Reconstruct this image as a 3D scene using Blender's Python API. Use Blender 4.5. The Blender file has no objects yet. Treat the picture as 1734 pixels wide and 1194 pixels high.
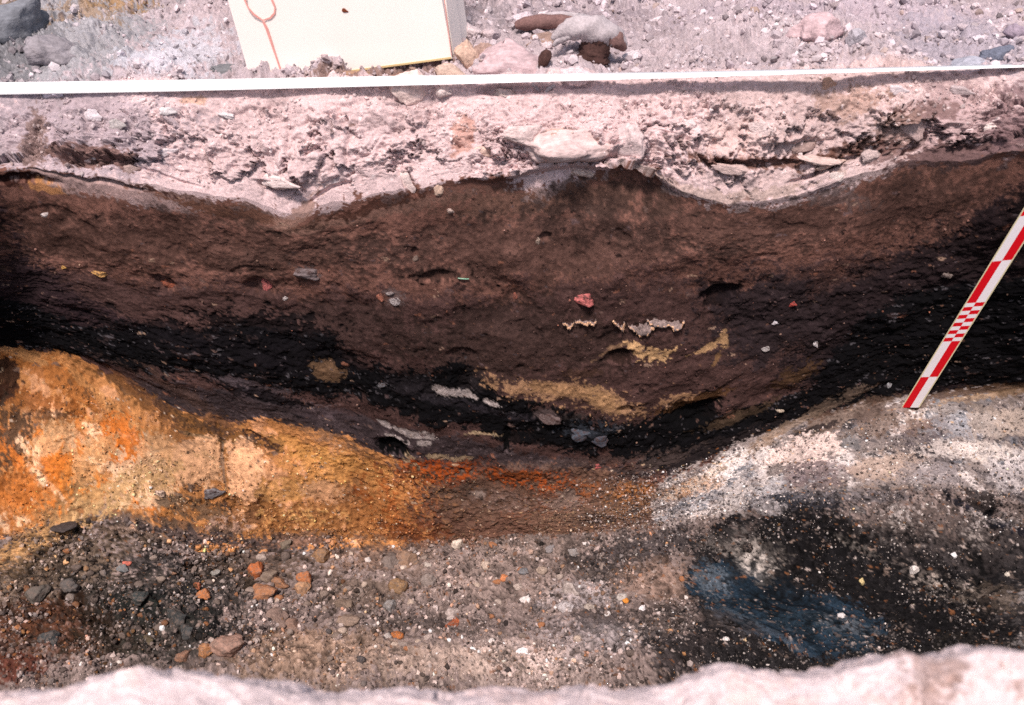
import bpy, math, random
import numpy as np
from mathutils import Vector, Matrix, Euler

random.seed(7)
RNG = np.random.default_rng(11)
scene = bpy.context.scene
COL = scene.collection

# ------------------------------------------------------------------ camera, sky, sun, exposure
CAM = (0.0, -1.60, 0.80)
PITCH = math.radians(40.0)
cam_data = bpy.data.cameras.new('camera')
cam_data.lens = 35.0
cam_data.sensor_width = 36.0
cam_data.clip_start = 0.02
cam_data.clip_end = 500.0
cam_data.dof.use_dof = True
cam_data.dof.focus_distance = 2.15
cam_data.dof.aperture_fstop = 3.8
cam = bpy.data.objects.new('camera', cam_data)
cam.location = CAM
cam.rotation_euler = (math.pi / 2 - PITCH, 0, 0)
COL.objects.link(cam)
scene.camera = cam

SUN_EL, SUN_AZ = math.radians(66), math.radians(197)      # azimuth clockwise from +y: behind the camera
world = bpy.data.worlds.new('World')
scene.world = world
world.use_nodes = True
wn = world.node_tree
sky_node = wn.nodes.new('ShaderNodeTexSky')
sky_node.sky_type = 'NISHITA'
sky_node.sun_disc = False
sky_node.sun_elevation = SUN_EL
sky_node.sun_rotation = SUN_AZ
sky_node.air_density = 1.0
sky_node.dust_density = 4.0
wn.links.new(sky_node.outputs[0], wn.nodes['Background'].inputs[0])
wn.nodes['Background'].inputs[1].default_value = 0.095

sun_data = bpy.data.lights.new('sun', 'SUN')
sun_data.energy = 3.1
sun_data.angle = math.radians(7)
sun_data.color = (1.0, 0.885, 0.85)
sun = bpy.data.objects.new('sun', sun_data)
sd = Vector((math.sin(SUN_AZ) * math.cos(SUN_EL), math.cos(SUN_AZ) * math.cos(SUN_EL), math.sin(SUN_EL)))
sun.rotation_euler = sd.to_track_quat('Z', 'Y').to_euler()
sun.location = (-1, -3, 4)
COL.objects.link(sun)

scene.view_settings.view_transform = 'Standard'
scene.view_settings.look = 'None'
scene.view_settings.gamma = 1.0
scene.view_settings.use_curve_mapping = False
scene.view_settings.exposure = 0.45
scene.render.engine = 'CYCLES'
scene.cycles.use_denoising = False
scene.cycles.max_bounces = 5
scene.cycles.diffuse_bounces = 4

# ------------------------------------------------------------------ small numeric helpers
F = 35.0 / 36.0 * 1734.0
CX, CY = 867.0, 597.0
cp, sp = math.cos(PITCH), math.sin(PITCH)


def sightline(px, py):
    """direction of the sightline measured on the photograph at (px, py)"""
    a = (np.asarray(px, float) - CX) / F
    b = -(np.asarray(py, float) - CY) / F
    return a, cp + b * sp, -sp + b * cp


def at_y(px, py, y):
    dx, dy, dz = sightline(px, py)
    t = (np.asarray(y, float) - CAM[1]) / dy
    return CAM[0] + dx * t, CAM[2] + dz * t


def at_z(px, py, z):
    dx, dy, dz = sightline(px, py)
    t = (z - CAM[2]) / dz
    return CAM[0] + dx * t, CAM[1] + dy * t


def project(x, y, z):
    X, Y, Z = x - CAM[0], y - CAM[1], z - CAM[2]
    d = Y * cp - Z * sp
    u = Y * sp + Z * cp
    d = np.where(d < 1e-3, 1e-3, d)
    return CX + F * X / d, CY - F * u / d


def smooth(a, b, t):
    t = np.clip((t - a) / (b - a), 0, 1)
    return t * t * (3 - 2 * t)


def lin(c):
    c = np.asarray(c, float) / 255.0
    return np.where(c <= 0.04045, c / 12.92, ((c + 0.055) / 1.055) ** 2.4)


def hash2(i, j, seed):
    h = (i.astype(np.int64) * 374761393 + j.astype(np.int64) * 668265263 + seed * 982451653) & 0xFFFFFFFF
    h = ((h ^ (h >> 13)) * 1274126177) & 0xFFFFFFFF
    h = h ^ (h >> 16)
    return (h & 0xFFFFFF).astype(np.float32) / np.float32(0xFFFFFF)


def vnoise(x, y, seed):
    xi, yi = np.floor(x), np.floor(y)
    fx, fy = (x - xi).astype(np.float32), (y - yi).astype(np.float32)
    xi, yi = xi.astype(np.int64), yi.astype(np.int64)
    fx = fx * fx * (3 - 2 * fx)
    fy = fy * fy * (3 - 2 * fy)
    a = hash2(xi, yi, seed); b = hash2(xi + 1, yi, seed)
    c = hash2(xi, yi + 1, seed); d = hash2(xi + 1, yi + 1, seed)
    return (a + (b - a) * fx) * (1 - fy) + (c + (d - c) * fx) * fy      # 0..1


def fbm(x, y, scale, octaves=4, seed=0, gain=0.5):
    """-1..1, first octave of wavelength `scale` metres"""
    out = np.zeros(x.shape, np.float32)
    amp, tot, f = 1.0, 0.0, 1.0 / scale
    for o in range(octaves):
        ca, sa = math.cos(0.7 * o), math.sin(0.7 * o)
        out += amp * (2 * vnoise((x * ca - y * sa) * f + 17.3 * o, (x * sa + y * ca) * f - 9.1 * o, seed + o * 31) - 1)
        tot += amp
        amp *= gain
        f *= 2.03
    return out / tot * 1.6


def cells(x, y, scale, seed):
    """nearest-point distance (in cells), second distance and a random number per cell"""
    u, v = x / scale, y / scale
    ui, vi = np.floor(u).astype(np.int64), np.floor(v).astype(np.int64)
    d1 = np.full(x.shape, 9.0, np.float32); d2 = d1.copy(); rid = np.zeros(x.shape, np.float32); low = rid.copy()
    for a in (-1, 0, 1):
        for b in (-1, 0, 1):
            ci, cj = ui + a, vi + b
            ox = hash2(ci, cj, seed); oy = hash2(ci, cj, seed + 5)
            d = np.sqrt((ci + ox - u) ** 2 + (cj + oy - v) ** 2).astype(np.float32)
            closer = d < d1
            d2 = np.where(closer, d1, np.minimum(d2, d))
            rid = np.where(closer, hash2(ci, cj, seed + 11), rid)
            low = np.where(closer, v - cj - oy, low).astype(np.float32)
            d1 = np.where(closer, d, d1)
    return d1, d2, rid, low


# ------------------------------------------------------------------ the trench as one surveyed sheet
# every line runs along the trench: readings (px, py) plus the distance y of that line behind the face of the cut
P = lambda *a: a
LINES = []      # (x -> y, x -> z) tables


def survey(readings, ys, jag=0.0):
    """readings: [(px, row)], ys: [(px, y)] -> tables of x, y, z"""
    px = np.linspace(-350, 2084, 700)
    row = np.interp(px, [r[0] for r in readings], [r[1] for r in readings])
    y = np.interp(px, [r[0] for r in ys], [r[1] for r in ys])
    k = np.ones(9) / 9
    row = np.convolve(np.pad(row, 4, mode='edge'), k, 'valid')
    row = row + jag * fbm(px * 1.0, px * 0.0 + 3.3, 60.0, 4, 15, 0.6)
    y = np.convolve(np.pad(y, 14, mode='edge'), np.ones(29) / 29, 'valid')
    x, z = at_y(px, row, y)
    o = np.argsort(x)
    return x[o], y[o], z[o]


def level(y, z):
    return np.array([-60.0, 60.0]), np.array([y, y], float), np.array([z, z], float)


brink = [(0, 154), (300, 149), (600, 142), (900, 134), (1200, 126), (1500, 118), (1734, 111)]
lip = [(0, 285), (60, 288), (130, 298), (200, 308), (300, 322), (400, 338), (480, 358), (510, 362), (560, 345), (620, 328),
       (680, 322), (720, 325), (760, 305), (820, 298), (880, 290), (920, 282), (1000, 285), (1060, 278), (1100, 292),
       (1150, 320), (1230, 338), (1300, 338), (1380, 325), (1430, 305), (1500, 288), (1560, 268), (1620, 275), (1680, 262), (1734, 250)]
foot = [(0, 596), (100, 605), (200, 640), (300, 690), (400, 718), (500, 733), (600, 745), (650, 770), (720, 788), (900, 795),
        (1050, 790), (1150, 770), (1250, 742), (1350, 715), (1500, 680), (1600, 668), (1734, 655)]
toe = [(0, 905), (100, 885), (200, 870), (330, 905), (430, 912), (520, 908), (650, 916), (800, 920), (900, 906), (1000, 902),
       (1100, 890), (1200, 878), (1300, 852), (1400, 838), (1500, 828), (1600, 822), (1734, 840)]
near = [(0, 1160), (60, 1157), (85, 1148), (110, 1136), (170, 1122), (240, 1121), (300, 1129), (330, 1128), (420, 1138), (500, 1150),
        (570, 1162), (620, 1168), (650, 1160), (690, 1158), (740, 1170), (800, 1170), (870, 1166), (950, 1160), (1000, 1145), (1050, 1155),
        (1130, 1152), (1190, 1135), (1220, 1121), (1280, 1128), (1340, 1130), (1380, 1126), (1450, 1116), (1540, 1096), (1565, 1110),
        (1640, 1088), (1700, 1079), (1734, 1084)]
shift = lambda c, d: [(a, b + d) for a, b in c]
lip_y = [(-300, -0.28), (-30, -0.012), (60, 0.0), (1500, 0.0), (1620, -0.01), (1734, -0.06), (2000, -0.30)]
under_y = [(-300, -0.28), (-30, -0.012), (60, 0.0), (260, 0.0), (500, 0.0), (780, 0.001), (860, 0.020), (1090, 0.024), (1140, 0.006), (1190, 0.004), (1400, 0.006), (1480, 0.001), (1620, -0.006), (1734, -0.056), (2000, -0.30)]

TABLES = [
    level(70, 0.0), level(8, 0.0), level(1.6, 0.0), level(0.62, 0.0),                                       # 0..3
    survey(brink, [(0, 0.115), (1400, 0.115), (1734, 0.08)]),                                               # 4
    survey(shift(brink, 70), [(-300, -0.24), (-30, 0.05), (40, 0.062), (1400, 0.06), (1734, 0.01), (2000, -0.28)]),                                     # 5
    survey(lip, lip_y, 7.0),                                                                                     # 6
    survey(shift(lip, 9), under_y, 7.0),                                                                         # 7
    survey([(-350, 420), (0, 430), (867, 450), (1734, 420)], [(-300, -0.28), (-30, -0.012), (60, 0.0), (1500, 0.004), (1620, -0.008), (1734, -0.055), (2000, -0.30)]),     # 8
    survey(foot, [(-300, -0.29), (-30, -0.034), (60, -0.022), (867, -0.016), (1600, -0.025), (1734, -0.075), (2000, -0.31)]),                               # 9
    survey([(0, 740), (130, 735), (300, 775), (450, 800), (600, 815), (750, 850), (900, 860), (1100, 835), (1250, 800), (1400, 765), (1550, 745), (1734, 735)],
           [(-300, -0.33), (0, -0.14), (300, -0.12), (600, -0.05), (800, -0.03), (1050, -0.04), (1300, -0.09), (1734, -0.16), (2000, -0.35)]),  # 10
    survey(toe, [(-300, -0.37), (0, -0.25), (300, -0.2), (600, -0.09), (800, -0.06), (1050, -0.08), (1250, -0.16), (1500, -0.24), (1734, -0.28), (2000, -0.40)]),  # 11
    survey([(-300, 990), (0, 990), (867, 1000), (1250, 1005), (1734, 985)], [(-300, -0.42), (0, -0.35), (700, -0.21), (1050, -0.22), (1300, -0.36), (1734, -0.45)]),  # 12
    survey([(-300, 1130), (867, 1130), (1734, 1120)], [(0, -0.53), (700, -0.44), (1050, -0.45), (1300, -0.54), (1734, -0.62)]),  # 13
    level(-0.86, -1.0), level(-0.98, -0.96),                                                                # 14, 15
    survey(shift(near, 40), [(0, -1.035), (867, -1.03), (1734, -1.035)]),                                    # 16 (below the near lip, hidden)
    survey(near, [(0, -1.08), (867, -1.07), (1734, -1.08)]),                                                 # 17
    level(-1.20, -0.012), level(-1.4, 0.0), level(-3.0, 0.0), level(-60, 0.0)]
COUNTS = [10, 16, 70, 165, 45, 85, 8, 75, 195, 65, 75, 70, 90, 60, 8, 46, 34, 70, 26, 16, 10]
# near wall: pull line 16 straight down under the lip
tx, ty, tz = TABLES[17]
TABLES[16] = (tx, ty + 0.045, tz - 0.07)

xs_in = np.linspace(-1.27, 1.27, 940)
geo = 1.27 + np.cumsum(0.006 * 1.28 ** np.arange(36))
XS = np.concatenate([-geo[::-1], xs_in, geo])
NC = len(XS)
# trench ends just outside the frame: every line climbs to ground level there
endw = np.maximum(smooth(1.20, 1.36, -XS), smooth(1.19, 1.34, XS))
ctrl_y, ctrl_z = [], []
for k, (tx, ty, tz) in enumerate(TABLES):
    y = np.interp(XS, tx, ty)
    z = np.interp(XS, tx, tz)
    if 3 < k < 18:
        z = z * (1 - endw)
    ctrl_y.append(y)
    ctrl_z.append(z)
Yb, Zb, START = [], [], [0]
for k, n in enumerate(COUNTS):
    t = np.arange(n) / n
    if k in (0, 1, 2, 20):
        t = t if k != 0 else 1 - (1 - t) ** 3
        if k == 0:
            t = 1 - (1 - np.arange(n) / n) ** 1.0
    for tt in t:
        Yb.append(ctrl_y[k] * (1 - tt) + ctrl_y[k + 1] * tt)
        Zb.append(ctrl_z[k] * (1 - tt) + ctrl_z[k + 1] * tt)
    START.append(START[-1] + n)
Yb.append(ctrl_y[-1]); Zb.append(ctrl_z[-1])
Yb, Zb = np.array(Yb), np.array(Zb)
NR = len(Yb)
Xb = np.repeat(XS[None], NR, 0)


def blur_rows(A, r, lo, hi):
    B = A.copy()
    k = np.ones(2 * r + 1) / (2 * r + 1)
    for _ in range(2):
        acc = np.zeros_like(B[lo:hi])
        for i, w in enumerate(k):
            acc += w * B[lo + i - r:hi + i - r]
        B[lo:hi] = acc
    return B


for lo, hi, r in ((START[4] - 8, START[4] + 8, 3), (START[5] - 20, START[5] + 20, 8), (START[7] + 12, START[10] - 20, 10), (START[9] - 14, START[9] + 14, 4), (START[10] - 25, START[10] + 25, 10), (START[11] - 6, START[11] + 6, 2),
                  (START[12] - 30, START[12] + 30, 12), (START[13] - 12, START[13] + 18, 8), (START[17] - 10, START[18] + 10, 4), (START[18] - 15, START[18] + 18, 8)):
    Yb = blur_rows(Yb, r, lo, hi)
    Zb = blur_rows(Zb, r, lo, hi)

# arc length down the section = second coordinate of every pattern
ds = np.sqrt(np.diff(Yb, axis=0) ** 2 + np.diff(Zb, axis=0) ** 2).mean(1) if False else None
step = np.sqrt(np.diff(Yb[:, NC // 4:3 * NC // 4], axis=0) ** 2 + np.diff(Zb[:, NC // 4:3 * NC // 4], axis=0) ** 2).mean(1)
Srow = np.concatenate([[0], np.cumsum(step)])
Srow -= Srow[START[4]]
S2 = np.repeat(Srow[:, None], NC, 1)


def normals(X, Y, Z):
    def g(A):
        return np.gradient(A, axis=0), np.gradient(A, axis=1)
    xr, xc = g(X); yr, yc = g(Y); zr, zc = g(Z)
    n = np.stack([yr * zc - zr * yc, zr * xc - xr * zc, xr * yc - yr * xc], -1)
    n /= np.linalg.norm(n, axis=-1, keepdims=True) + 1e-12
    return n


NB = normals(Xb, Yb, Zb)
if NB[START[3] + 20, NC // 2, 2] < 0:
    NB = -NB
PXb, PYb = project(Xb, Yb, Zb)

# window of rows in which paint and finds are laid out
R0, R1 = START[2] + 20, START[13] + 60
C0, C1 = 12, NC - 12


def locate(px, py, rows=(R0, R1)):
    """grid cell (row, column) of the surveyed sheet under a photograph reading"""
    st = 6
    A = PXb[rows[0]:rows[1]:st, C0:C1:st] - px
    B = PYb[rows[0]:rows[1]:st, C0:C1:st] - py
    i, j = np.unravel_index(np.argmin(A * A + B * B), A.shape)
    i0, j0 = rows[0] + i * st, C0 + j * st
    ia, ib = max(i0 - 9, rows[0]), min(i0 + 10, rows[1])
    ja, jb = max(j0 - 9, 0), min(j0 + 10, NC)
    A = PXb[ia:ib, ja:jb] - px
    B = PYb[ia:ib, ja:jb] - py
    i, j = np.unravel_index(np.argmin(A * A + B * B), A.shape)
    return ia + i, ja + j


def to_sheet(px, py):
    i, j = locate(px, py)
    return float(XS[j]), float(Srow[i])


# ------------------------------------------------------------------ colour of the soil with some painted shade, laid out in metres on the sheet
print('grid', NR, NC, NR * NC)
WA = fbm(Xb, S2, 0.11, 3, 3)
WB = fbm(Xb, S2, 0.030, 3, 9)
WC = fbm(Xb, S2, 0.009, 2, 21)
STREAK = fbm(Xb * 0.35 + 0.10 * S2, S2, 0.016, 3, 41)
G1 = fbm(Xb, S2, 0.026, 5, 61, 0.68)
G2 = fbm(Xb, S2, 0.0065, 2, 67, 0.7)
G0 = fbm(Xb, S2, 0.07, 5, 63, 0.6)
SMEAR = fbm(Xb * 0.30 + 0.55 * S2, S2 * 0.9 - Xb * 0.9, 0.022, 4, 83, 0.6)
_c, _s = math.cos(math.radians(38)), math.sin(math.radians(38))
BRUSH = fbm((Xb * _c + S2 * _s) * 0.10, -Xb * _s + S2 * _c, 0.010, 4, 87, 0.7)
HST = fbm(Xb * 0.22 - 0.02 * S2, S2, 0.013, 5, 89, 0.7)
G3 = fbm(Xb, S2, 0.0046, 2, 101, 0.75) * 0.6 + (RNG.random((NR, NC)).astype(np.float32) - 0.5) * 0.9
SPECK = vnoise(Xb / 0.0034, S2 / 0.0034, 77)
COLR = np.zeros((NR, NC, 3), np.float32)


def fill(rows, c):
    COLR[rows[0]:rows[1]] = lin(c)


def window(xa, xb, sa, sb):
    ja, jb = np.searchsorted(XS, xa), np.searchsorted(XS, xb)
    ia, ib = np.searchsorted(Srow, sa), np.searchsorted(Srow, sb)
    return slice(max(ia, R0), min(ib + 1, NR)), slice(max(ja, 0), min(jb + 1, NC))


def paint(sl, m, c, grain=0.6):
    c = lin(c)
    top = m.max() if m.size else 0          # patches meet grain by grain, not as a wash
    if top > 0:
        q = m / top
        q = smooth(0.22, 0.78, q + grain * G3[sl] * (q > 0.02) * (q < 0.98) * 0.8)
        m = (q * top).astype(np.float32)
    m = m[..., None]
    COLR[sl] = COLR[sl] * (1 - m) + c * m


def poly(pts, c, feather=0.008, rough=(0.010, 0.006, 0.003), a=1.0, streak=0.0, speck=None, field=None):
    q = np.array([to_sheet(*p) for p in pts])
    pad = 0.05
    sl = window(q[:, 0].min() - pad, q[:, 0].max() + pad, q[:, 1].min() - pad, q[:, 1].max() + pad)
    X, S = Xb[sl], S2[sl]
    d2 = np.full(X.shape, 1e9); inside = np.zeros(X.shape, bool)
    for (x1, y1), (x2, y2) in zip(q, np.roll(q, -1, 0)):
        ex, ey = x2 - x1, y2 - y1
        L = ex * ex + ey * ey + 1e-12
        t = np.clip(((X - x1) * ex + (S - y1) * ey) / L, 0, 1)
        d2 = np.minimum(d2, (X - x1 - t * ex) ** 2 + (S - y1 - t * ey) ** 2)
        cond = ((y1 > S) != (y2 > S))
        xi = x1 + (S - y1) * ex / (ey if abs(ey) > 1e-9 else 1e-9)
        inside ^= cond & (X < xi)
    d = np.sqrt(d2) * np.where(inside, 1, -1)
    d = d + rough[0] * WA[sl] + 2.0 * rough[1] * G1[sl] + 2.2 * rough[2] * G2[sl] + streak * STREAK[sl]
    m = smooth(-feather * 0.6, feather * 0.6, d) * a
    if field is not None:
        m = m * smooth(field[1], field[2], field[0][sl])
    if speck is not None:
        m = m * smooth(speck - 0.15, speck + 0.15, 0.5 + 0.30 * G1[sl] + 0.22 * G2[sl])
    paint(sl, m.astype(np.float32), c)


def blob(px, py, rx, ry, c, rot=0.0, a=1.0, soft=0.35, rough=0.8, speck=None, streak=0.0):
    """a patch of soil colour or painted shade; px, py, rx, ry, rot read on the photograph and carried to metres on the sheet"""
    i, j = locate(px, py)
    i1, i2 = max(i - 4, R0), min(i + 4, R1)
    dsd = (PYb[i2, j] - PYb[i1, j]) / (Srow[i2] - Srow[i1] + 1e-9)          # rows per metre down the sheet
    dxd = (PXb[i, min(j + 4, NC - 1)] - PXb[i, j - 4]) / (XS[min(j + 4, NC - 1)] - XS[j - 4])
    dsd = max(dsd, 120.0)
    R = max(rx, ry) * 2.0
    sl = window(XS[j] - R / dxd, XS[j] + R / dxd, Srow[i] - R / dsd, Srow[i] + R / dsd)
    u = (Xb[sl] - XS[j]) * dxd
    v = (S2[sl] - Srow[i]) * dsd
    ca, sa = math.cos(math.radians(rot)), math.sin(math.radians(rot))
    U, V = (u * ca + v * sa) / rx, (-u * sa + v * ca) / ry
    r = np.sqrt(U * U + V * V)
    k = min(1.0, 45.0 / max(min(rx, ry), 1)) if min(rx, ry) > 45 else 1.0
    r = r + rough * k * (0.55 * G1[sl] + 0.45 * G2[sl] + (0.45 * G0[sl] if min(rx, ry) > 12 else 0)) + streak * STREAK[sl]
    m = (1 - smooth(1 - soft * 0.6, 1 + soft * 0.6, r)) * a
    if speck is not None:
        m = m * smooth(speck - 0.15, speck + 0.15, 0.5 + 0.30 * G1[sl] + 0.22 * G2[sl])
    paint(sl, m.astype(np.float32), c)


PALE = (198, 174, 173)
fill((0, START[6] + 40), PALE)
fill((START[6] + 40, START[9]), (92, 70, 62))
fill((START[9], START[11]), (150, 130, 118))
fill((START[11], START[14]), (127, 112, 107))
fill((0, START[4] - 6), (174, 160, 163))
fill((START[14], START[16] - 8), (110, 92, 82))
fill((START[16] - 8, NR), (206, 189, 188))

# --- ground beyond the tape
blob(60, 70, 190, 90, (150, 152, 156), a=0.75, soft=0.7)
blob(30, 90, 60, 60, (104, 104, 108), a=0.7, soft=0.6, speck=0.3)
blob(20, 20, 40, 25, (128, 108, 90), a=0.8)
blob(140, 28, 120, 26, (150, 122, 92), rot=-8, a=0.7, speck=0.5)
blob(200, 12, 60, 16, (158, 126, 88), a=0.7, speck=0.42)
blob(300, 90, 90, 45, (188, 188, 196), a=0.7, soft=0.6)
blob(640, 118, 130, 12, (126, 96, 82), rot=-6, a=0.75)  # shade under the box painted into the ground as a brown strip
blob(1060, 30, 130, 26, (146, 132, 136), a=0.6, speck=0.5)
blob(820, 25, 60, 22, (120, 112, 116), a=0.6, speck=0.45)
blob(1000, 15, 120, 14, (140, 128, 134), a=0.6, speck=0.42)
blob(1450, 20, 260, 20, (172, 158, 166), a=0.7, soft=0.7)
blob(1660, 75, 120, 50, (164, 156, 166), a=0.7, soft=0.6)
# --- pale cap
blob(110, 230, 190, 80, (168, 153, 158), a=0.85, soft=0.6)
blob(1480, 210, 330, 110, (184, 162, 158), a=0.65, soft=0.6)
blob(1640, 215, 130, 70, (168, 142, 142), a=0.7, soft=0.5)
blob(1640, 262, 150, 30, (104, 78, 76), rot=-8, a=0.85, soft=0.6)  # right end of the cap falls into shade, painted as darker brown
blob(1580, 190, 60, 16, (120, 92, 88), rot=-6, a=0.7)
blob(1700, 200, 50, 50, (138, 112, 114), a=0.7)
blob(1450, 170, 60, 24, (170, 138, 122), a=0.6)
blob(1520, 220, 40, 40, (150, 122, 112), rot=-50, a=0.7)
blob(1290, 278, 120, 14, (118, 82, 70), rot=3, a=0.85)  # brown shading along the crevice painted in, with the two patches below
blob(1420, 262, 60, 16, (120, 86, 74), rot=-12, a=0.8)
blob(1500, 262, 40, 20, (112, 82, 78), a=0.7)
blob(780, 225, 20, 30, (190, 138, 118), rot=15, a=0.6)
blob(960, 238, 40, 14, (212, 172, 152), a=0.6)
blob(150, 268, 70, 16, (130, 96, 86), a=0.8)
blob(60, 245, 22, 36, (140, 112, 102), a=0.7)
blob(330, 170, 22, 8, (206, 160, 130), a=0.6)
blob(1250, 240, 60, 30, (206, 178, 172), a=0.6)

# --- brown layer
upper = [(-40, 292), (0, 290), (60, 294), (130, 304), (160, 312), (230, 345), (290, 342), (380, 345), (440, 358), (495, 374), (560, 352), (600, 340), (660, 330), (710, 322), (745, 312), (790, 306), (850, 300),
         (890, 322), (925, 338), (960, 318), (1000, 300), (1070, 282), (1110, 298), (1150, 328), (1200, 345), (1290, 350), (1350, 345), (1400, 330), (1440, 312), (1510, 292), (1600, 282), (1690, 270), (1780, 255),
         (1790, 800), (867, 830), (-50, 620)]
poly(upper, (124, 88, 77), feather=0.007, rough=(0.008, 0.013, 0.006))
blob(330, 345, 240, 16, (108, 76, 62), rot=3, a=0.8)
blob(30, 298, 90, 12, (66, 36, 30), rot=3, a=0.9)
blob(180, 306, 110, 6, (84, 52, 44), rot=3, a=0.85)
blob(80, 318, 34, 12, (196, 140, 92), a=0.75)
blob(200, 325, 130, 16, (172, 146, 142), rot=5, a=0.8)
blob(600, 372, 200, 10, (132, 104, 92), rot=-4, a=0.5, soft=0.7)
blob(500, 372, 55, 10, (158, 124, 110), rot=-22, a=0.75)
blob(640, 345, 90, 10, (84, 52, 42), rot=-8, a=0.75)
blob(950, 335, 200, 26, (112, 86, 74), a=0.6)
blob(1010, 300, 40, 8, (130, 90, 72), a=0.5)
blob(1220, 335, 150, 10, (176, 154, 146), rot=-2, a=0.85)
blob(1420, 335, 60, 16, (132, 116, 114), rot=20, a=0.55)
blob(1300, 385, 340, 34, (84, 64, 58), a=0.55, soft=0.7)
blob(330, 420, 330, 50, (86, 64, 57), a=0.6, soft=0.7)
blob(900, 420, 300, 60, (90, 70, 64), a=0.5, soft=0.7)
poly([(-40, 440), (150, 455), (300, 480), (420, 480), (560, 500), (700, 510), (860, 500), (1000, 480), (1180, 470), (1380, 450), (1560, 400), (1790, 330), (1790, 700), (1200, 760), (-40, 640)],
     (90, 66, 62), feather=0.07, rough=(0.03, 0.02, 0.004))
poly([(1340, 500), (1420, 470), (1560, 400), (1790, 330), (1790, 680), (1380, 700), (1330, 600)], (50, 38, 40), feather=0.09, rough=(0.03, 0.02, 0.004))
poly([(-40, 330), (20, 360), (60, 420), (120, 490), (200, 540), (200, 620), (-40, 620)], (56, 41, 44), feather=0.08, rough=(0.03, 0.015, 0.004))  # far left darkened in the colour for the shade of the trench end
poly([(1180, 480), (1280, 470), (1380, 480), (1400, 560), (1300, 600), (1200, 570)], (58, 46, 48), feather=0.06, rough=(0.03, 0.02, 0.006))
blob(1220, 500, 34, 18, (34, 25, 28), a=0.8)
blob(740, 466, 40, 10, (54, 40, 36), rot=-4, a=0.7)
blob(620, 560, 150, 40, (74, 56, 52), a=0.6)
blob(880, 580, 200, 60, (76, 58, 53), a=0.7, soft=0.6)
blob(430, 440, 60, 18, (98, 74, 66), rot=-12, a=0.5)
poly(upper, (48, 36, 36), feather=0.01, field=(HST * 0.6 + G0 * 0.7 + 0.4 * G1, 0.55, 1.2), a=0.5)
poly(upper, (112, 90, 82), feather=0.01, field=(-HST * 0.6 - G0 * 0.7 + 0.4 * G1, 0.7, 1.3), a=0.35)
# --- charcoal
coal = [(-40, 490), (60, 520), (140, 552), (260, 552), (340, 562), (420, 545), (500, 565), (560, 565), (590, 612), (660, 628), (740, 626), (790, 606), (815, 640), (860, 672), (940, 690), (1010, 712), (1060, 718), (1110, 704),
        (1135, 678), (1165, 672), (1200, 712), (1290, 690), (1370, 655), (1400, 620), (1440, 560), (1520, 500), (1640, 480), (1790, 470), (1790, 650), (1640, 655), (1560, 655), (1500, 672), (1400, 700), (1330, 735), (1250, 768),
        (1150, 800), (1060, 775), (960, 762), (900, 742), (820, 730), (700, 712), (640, 690), (560, 668), (440, 655), (380, 640), (300, 628), (200, 618), (110, 604), (-40, 594)]
poly(coal, (17, 15, 19), feather=0.012, rough=(0.010, 0.012, 0.006), streak=0.006)
blob(430, 560, 110, 30, (22, 19, 24), a=0.8, rough=0.9)
blob(380, 590, 200, 30, (30, 25, 30), rot=3, a=0.7, rough=0.8)
poly(coal, (64, 51, 51), feather=0.012, field=(0.6 * HST + 0.6 * G1 + 0.5 * G0 - 0.35 * smooth(-0.3, 0.0, Xb), 0.40, 0.85), a=0.75)
poly(coal, (92, 88, 92), feather=0.012, field=(HST + 0.9 * G2, 0.95, 1.2), a=0.7)
# grey lens below the charcoal
poly([(200, 640), (300, 650), (420, 662), (560, 696), (640, 712), (760, 738), (880, 764), (980, 782), (1060, 792), (1130, 802), (1060, 810), (900, 800), (700, 786), (640, 772), (600, 745), (500, 738), (400, 724), (300, 696)],
     (76, 64, 66), feather=0.012, rough=(0.010, 0.008, 0.004), streak=0.008)
LENS = [(200, 640), (420, 662), (640, 710), (880, 762), (1130, 802), (900, 800), (700, 786), (600, 745), (400, 724), (300, 696)]
poly(LENS, (30, 26, 31), feather=0.02, field=(HST + 0.4 * G1, 0.3, 0.8), a=0.75)
poly(LENS, (112, 98, 100), feather=0.02, field=(-HST + 0.5 * G2, 0.5, 1.0), a=0.6)
blob(420, 652, 60, 12, (96, 84, 88), rot=4, a=0.7)
blob(450, 668, 90, 10, (26, 23, 29), rot=6, a=0.8)
blob(560, 700, 50, 14, (84, 70, 74), a=0.6)
blob(310, 665, 60, 12, (92, 70, 62), rot=22, a=0.7)
blob(800, 690, 120, 8, (60, 54, 60), rot=8, a=0.6)
blob(760, 700, 160, 9, (16, 14, 18), rot=5, a=0.7)
blob(700, 660, 40, 14, (50, 44, 48), a=0.7)
blob(800, 650, 22, 22, (62, 54, 56), a=0.5)
blob(1000, 730, 60, 22, (66, 72, 82), a=0.6, speck=0.45)
blob(930, 703, 24, 11, (108, 92, 90), a=0.75)
blob(940, 745, 120, 9, (17, 15, 19), rot=3, a=0.85)
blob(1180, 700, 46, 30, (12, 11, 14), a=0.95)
blob(1180, 770, 120, 14, (62, 52, 52), rot=-8, a=0.5)
blob(1100, 786, 80, 12, (88, 74, 70), rot=-8, a=0.6)
for bx, by, w, h, r in ((690, 735, 26, 5, 8), (716, 738, 18, 7, 8), (672, 744, 24, 4, 10), (655, 722, 12, 4, 12), (757, 666, 22, 8, 8), (790, 672, 30, 5, 6), (830, 680, 16, 5, 10), (748, 664, 10, 9, 0), (720, 752, 12, 4, -10)):
    blob(bx, by, w, h, (176, 164, 160), rot=r, a=0.85, rough=0.8)
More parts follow.
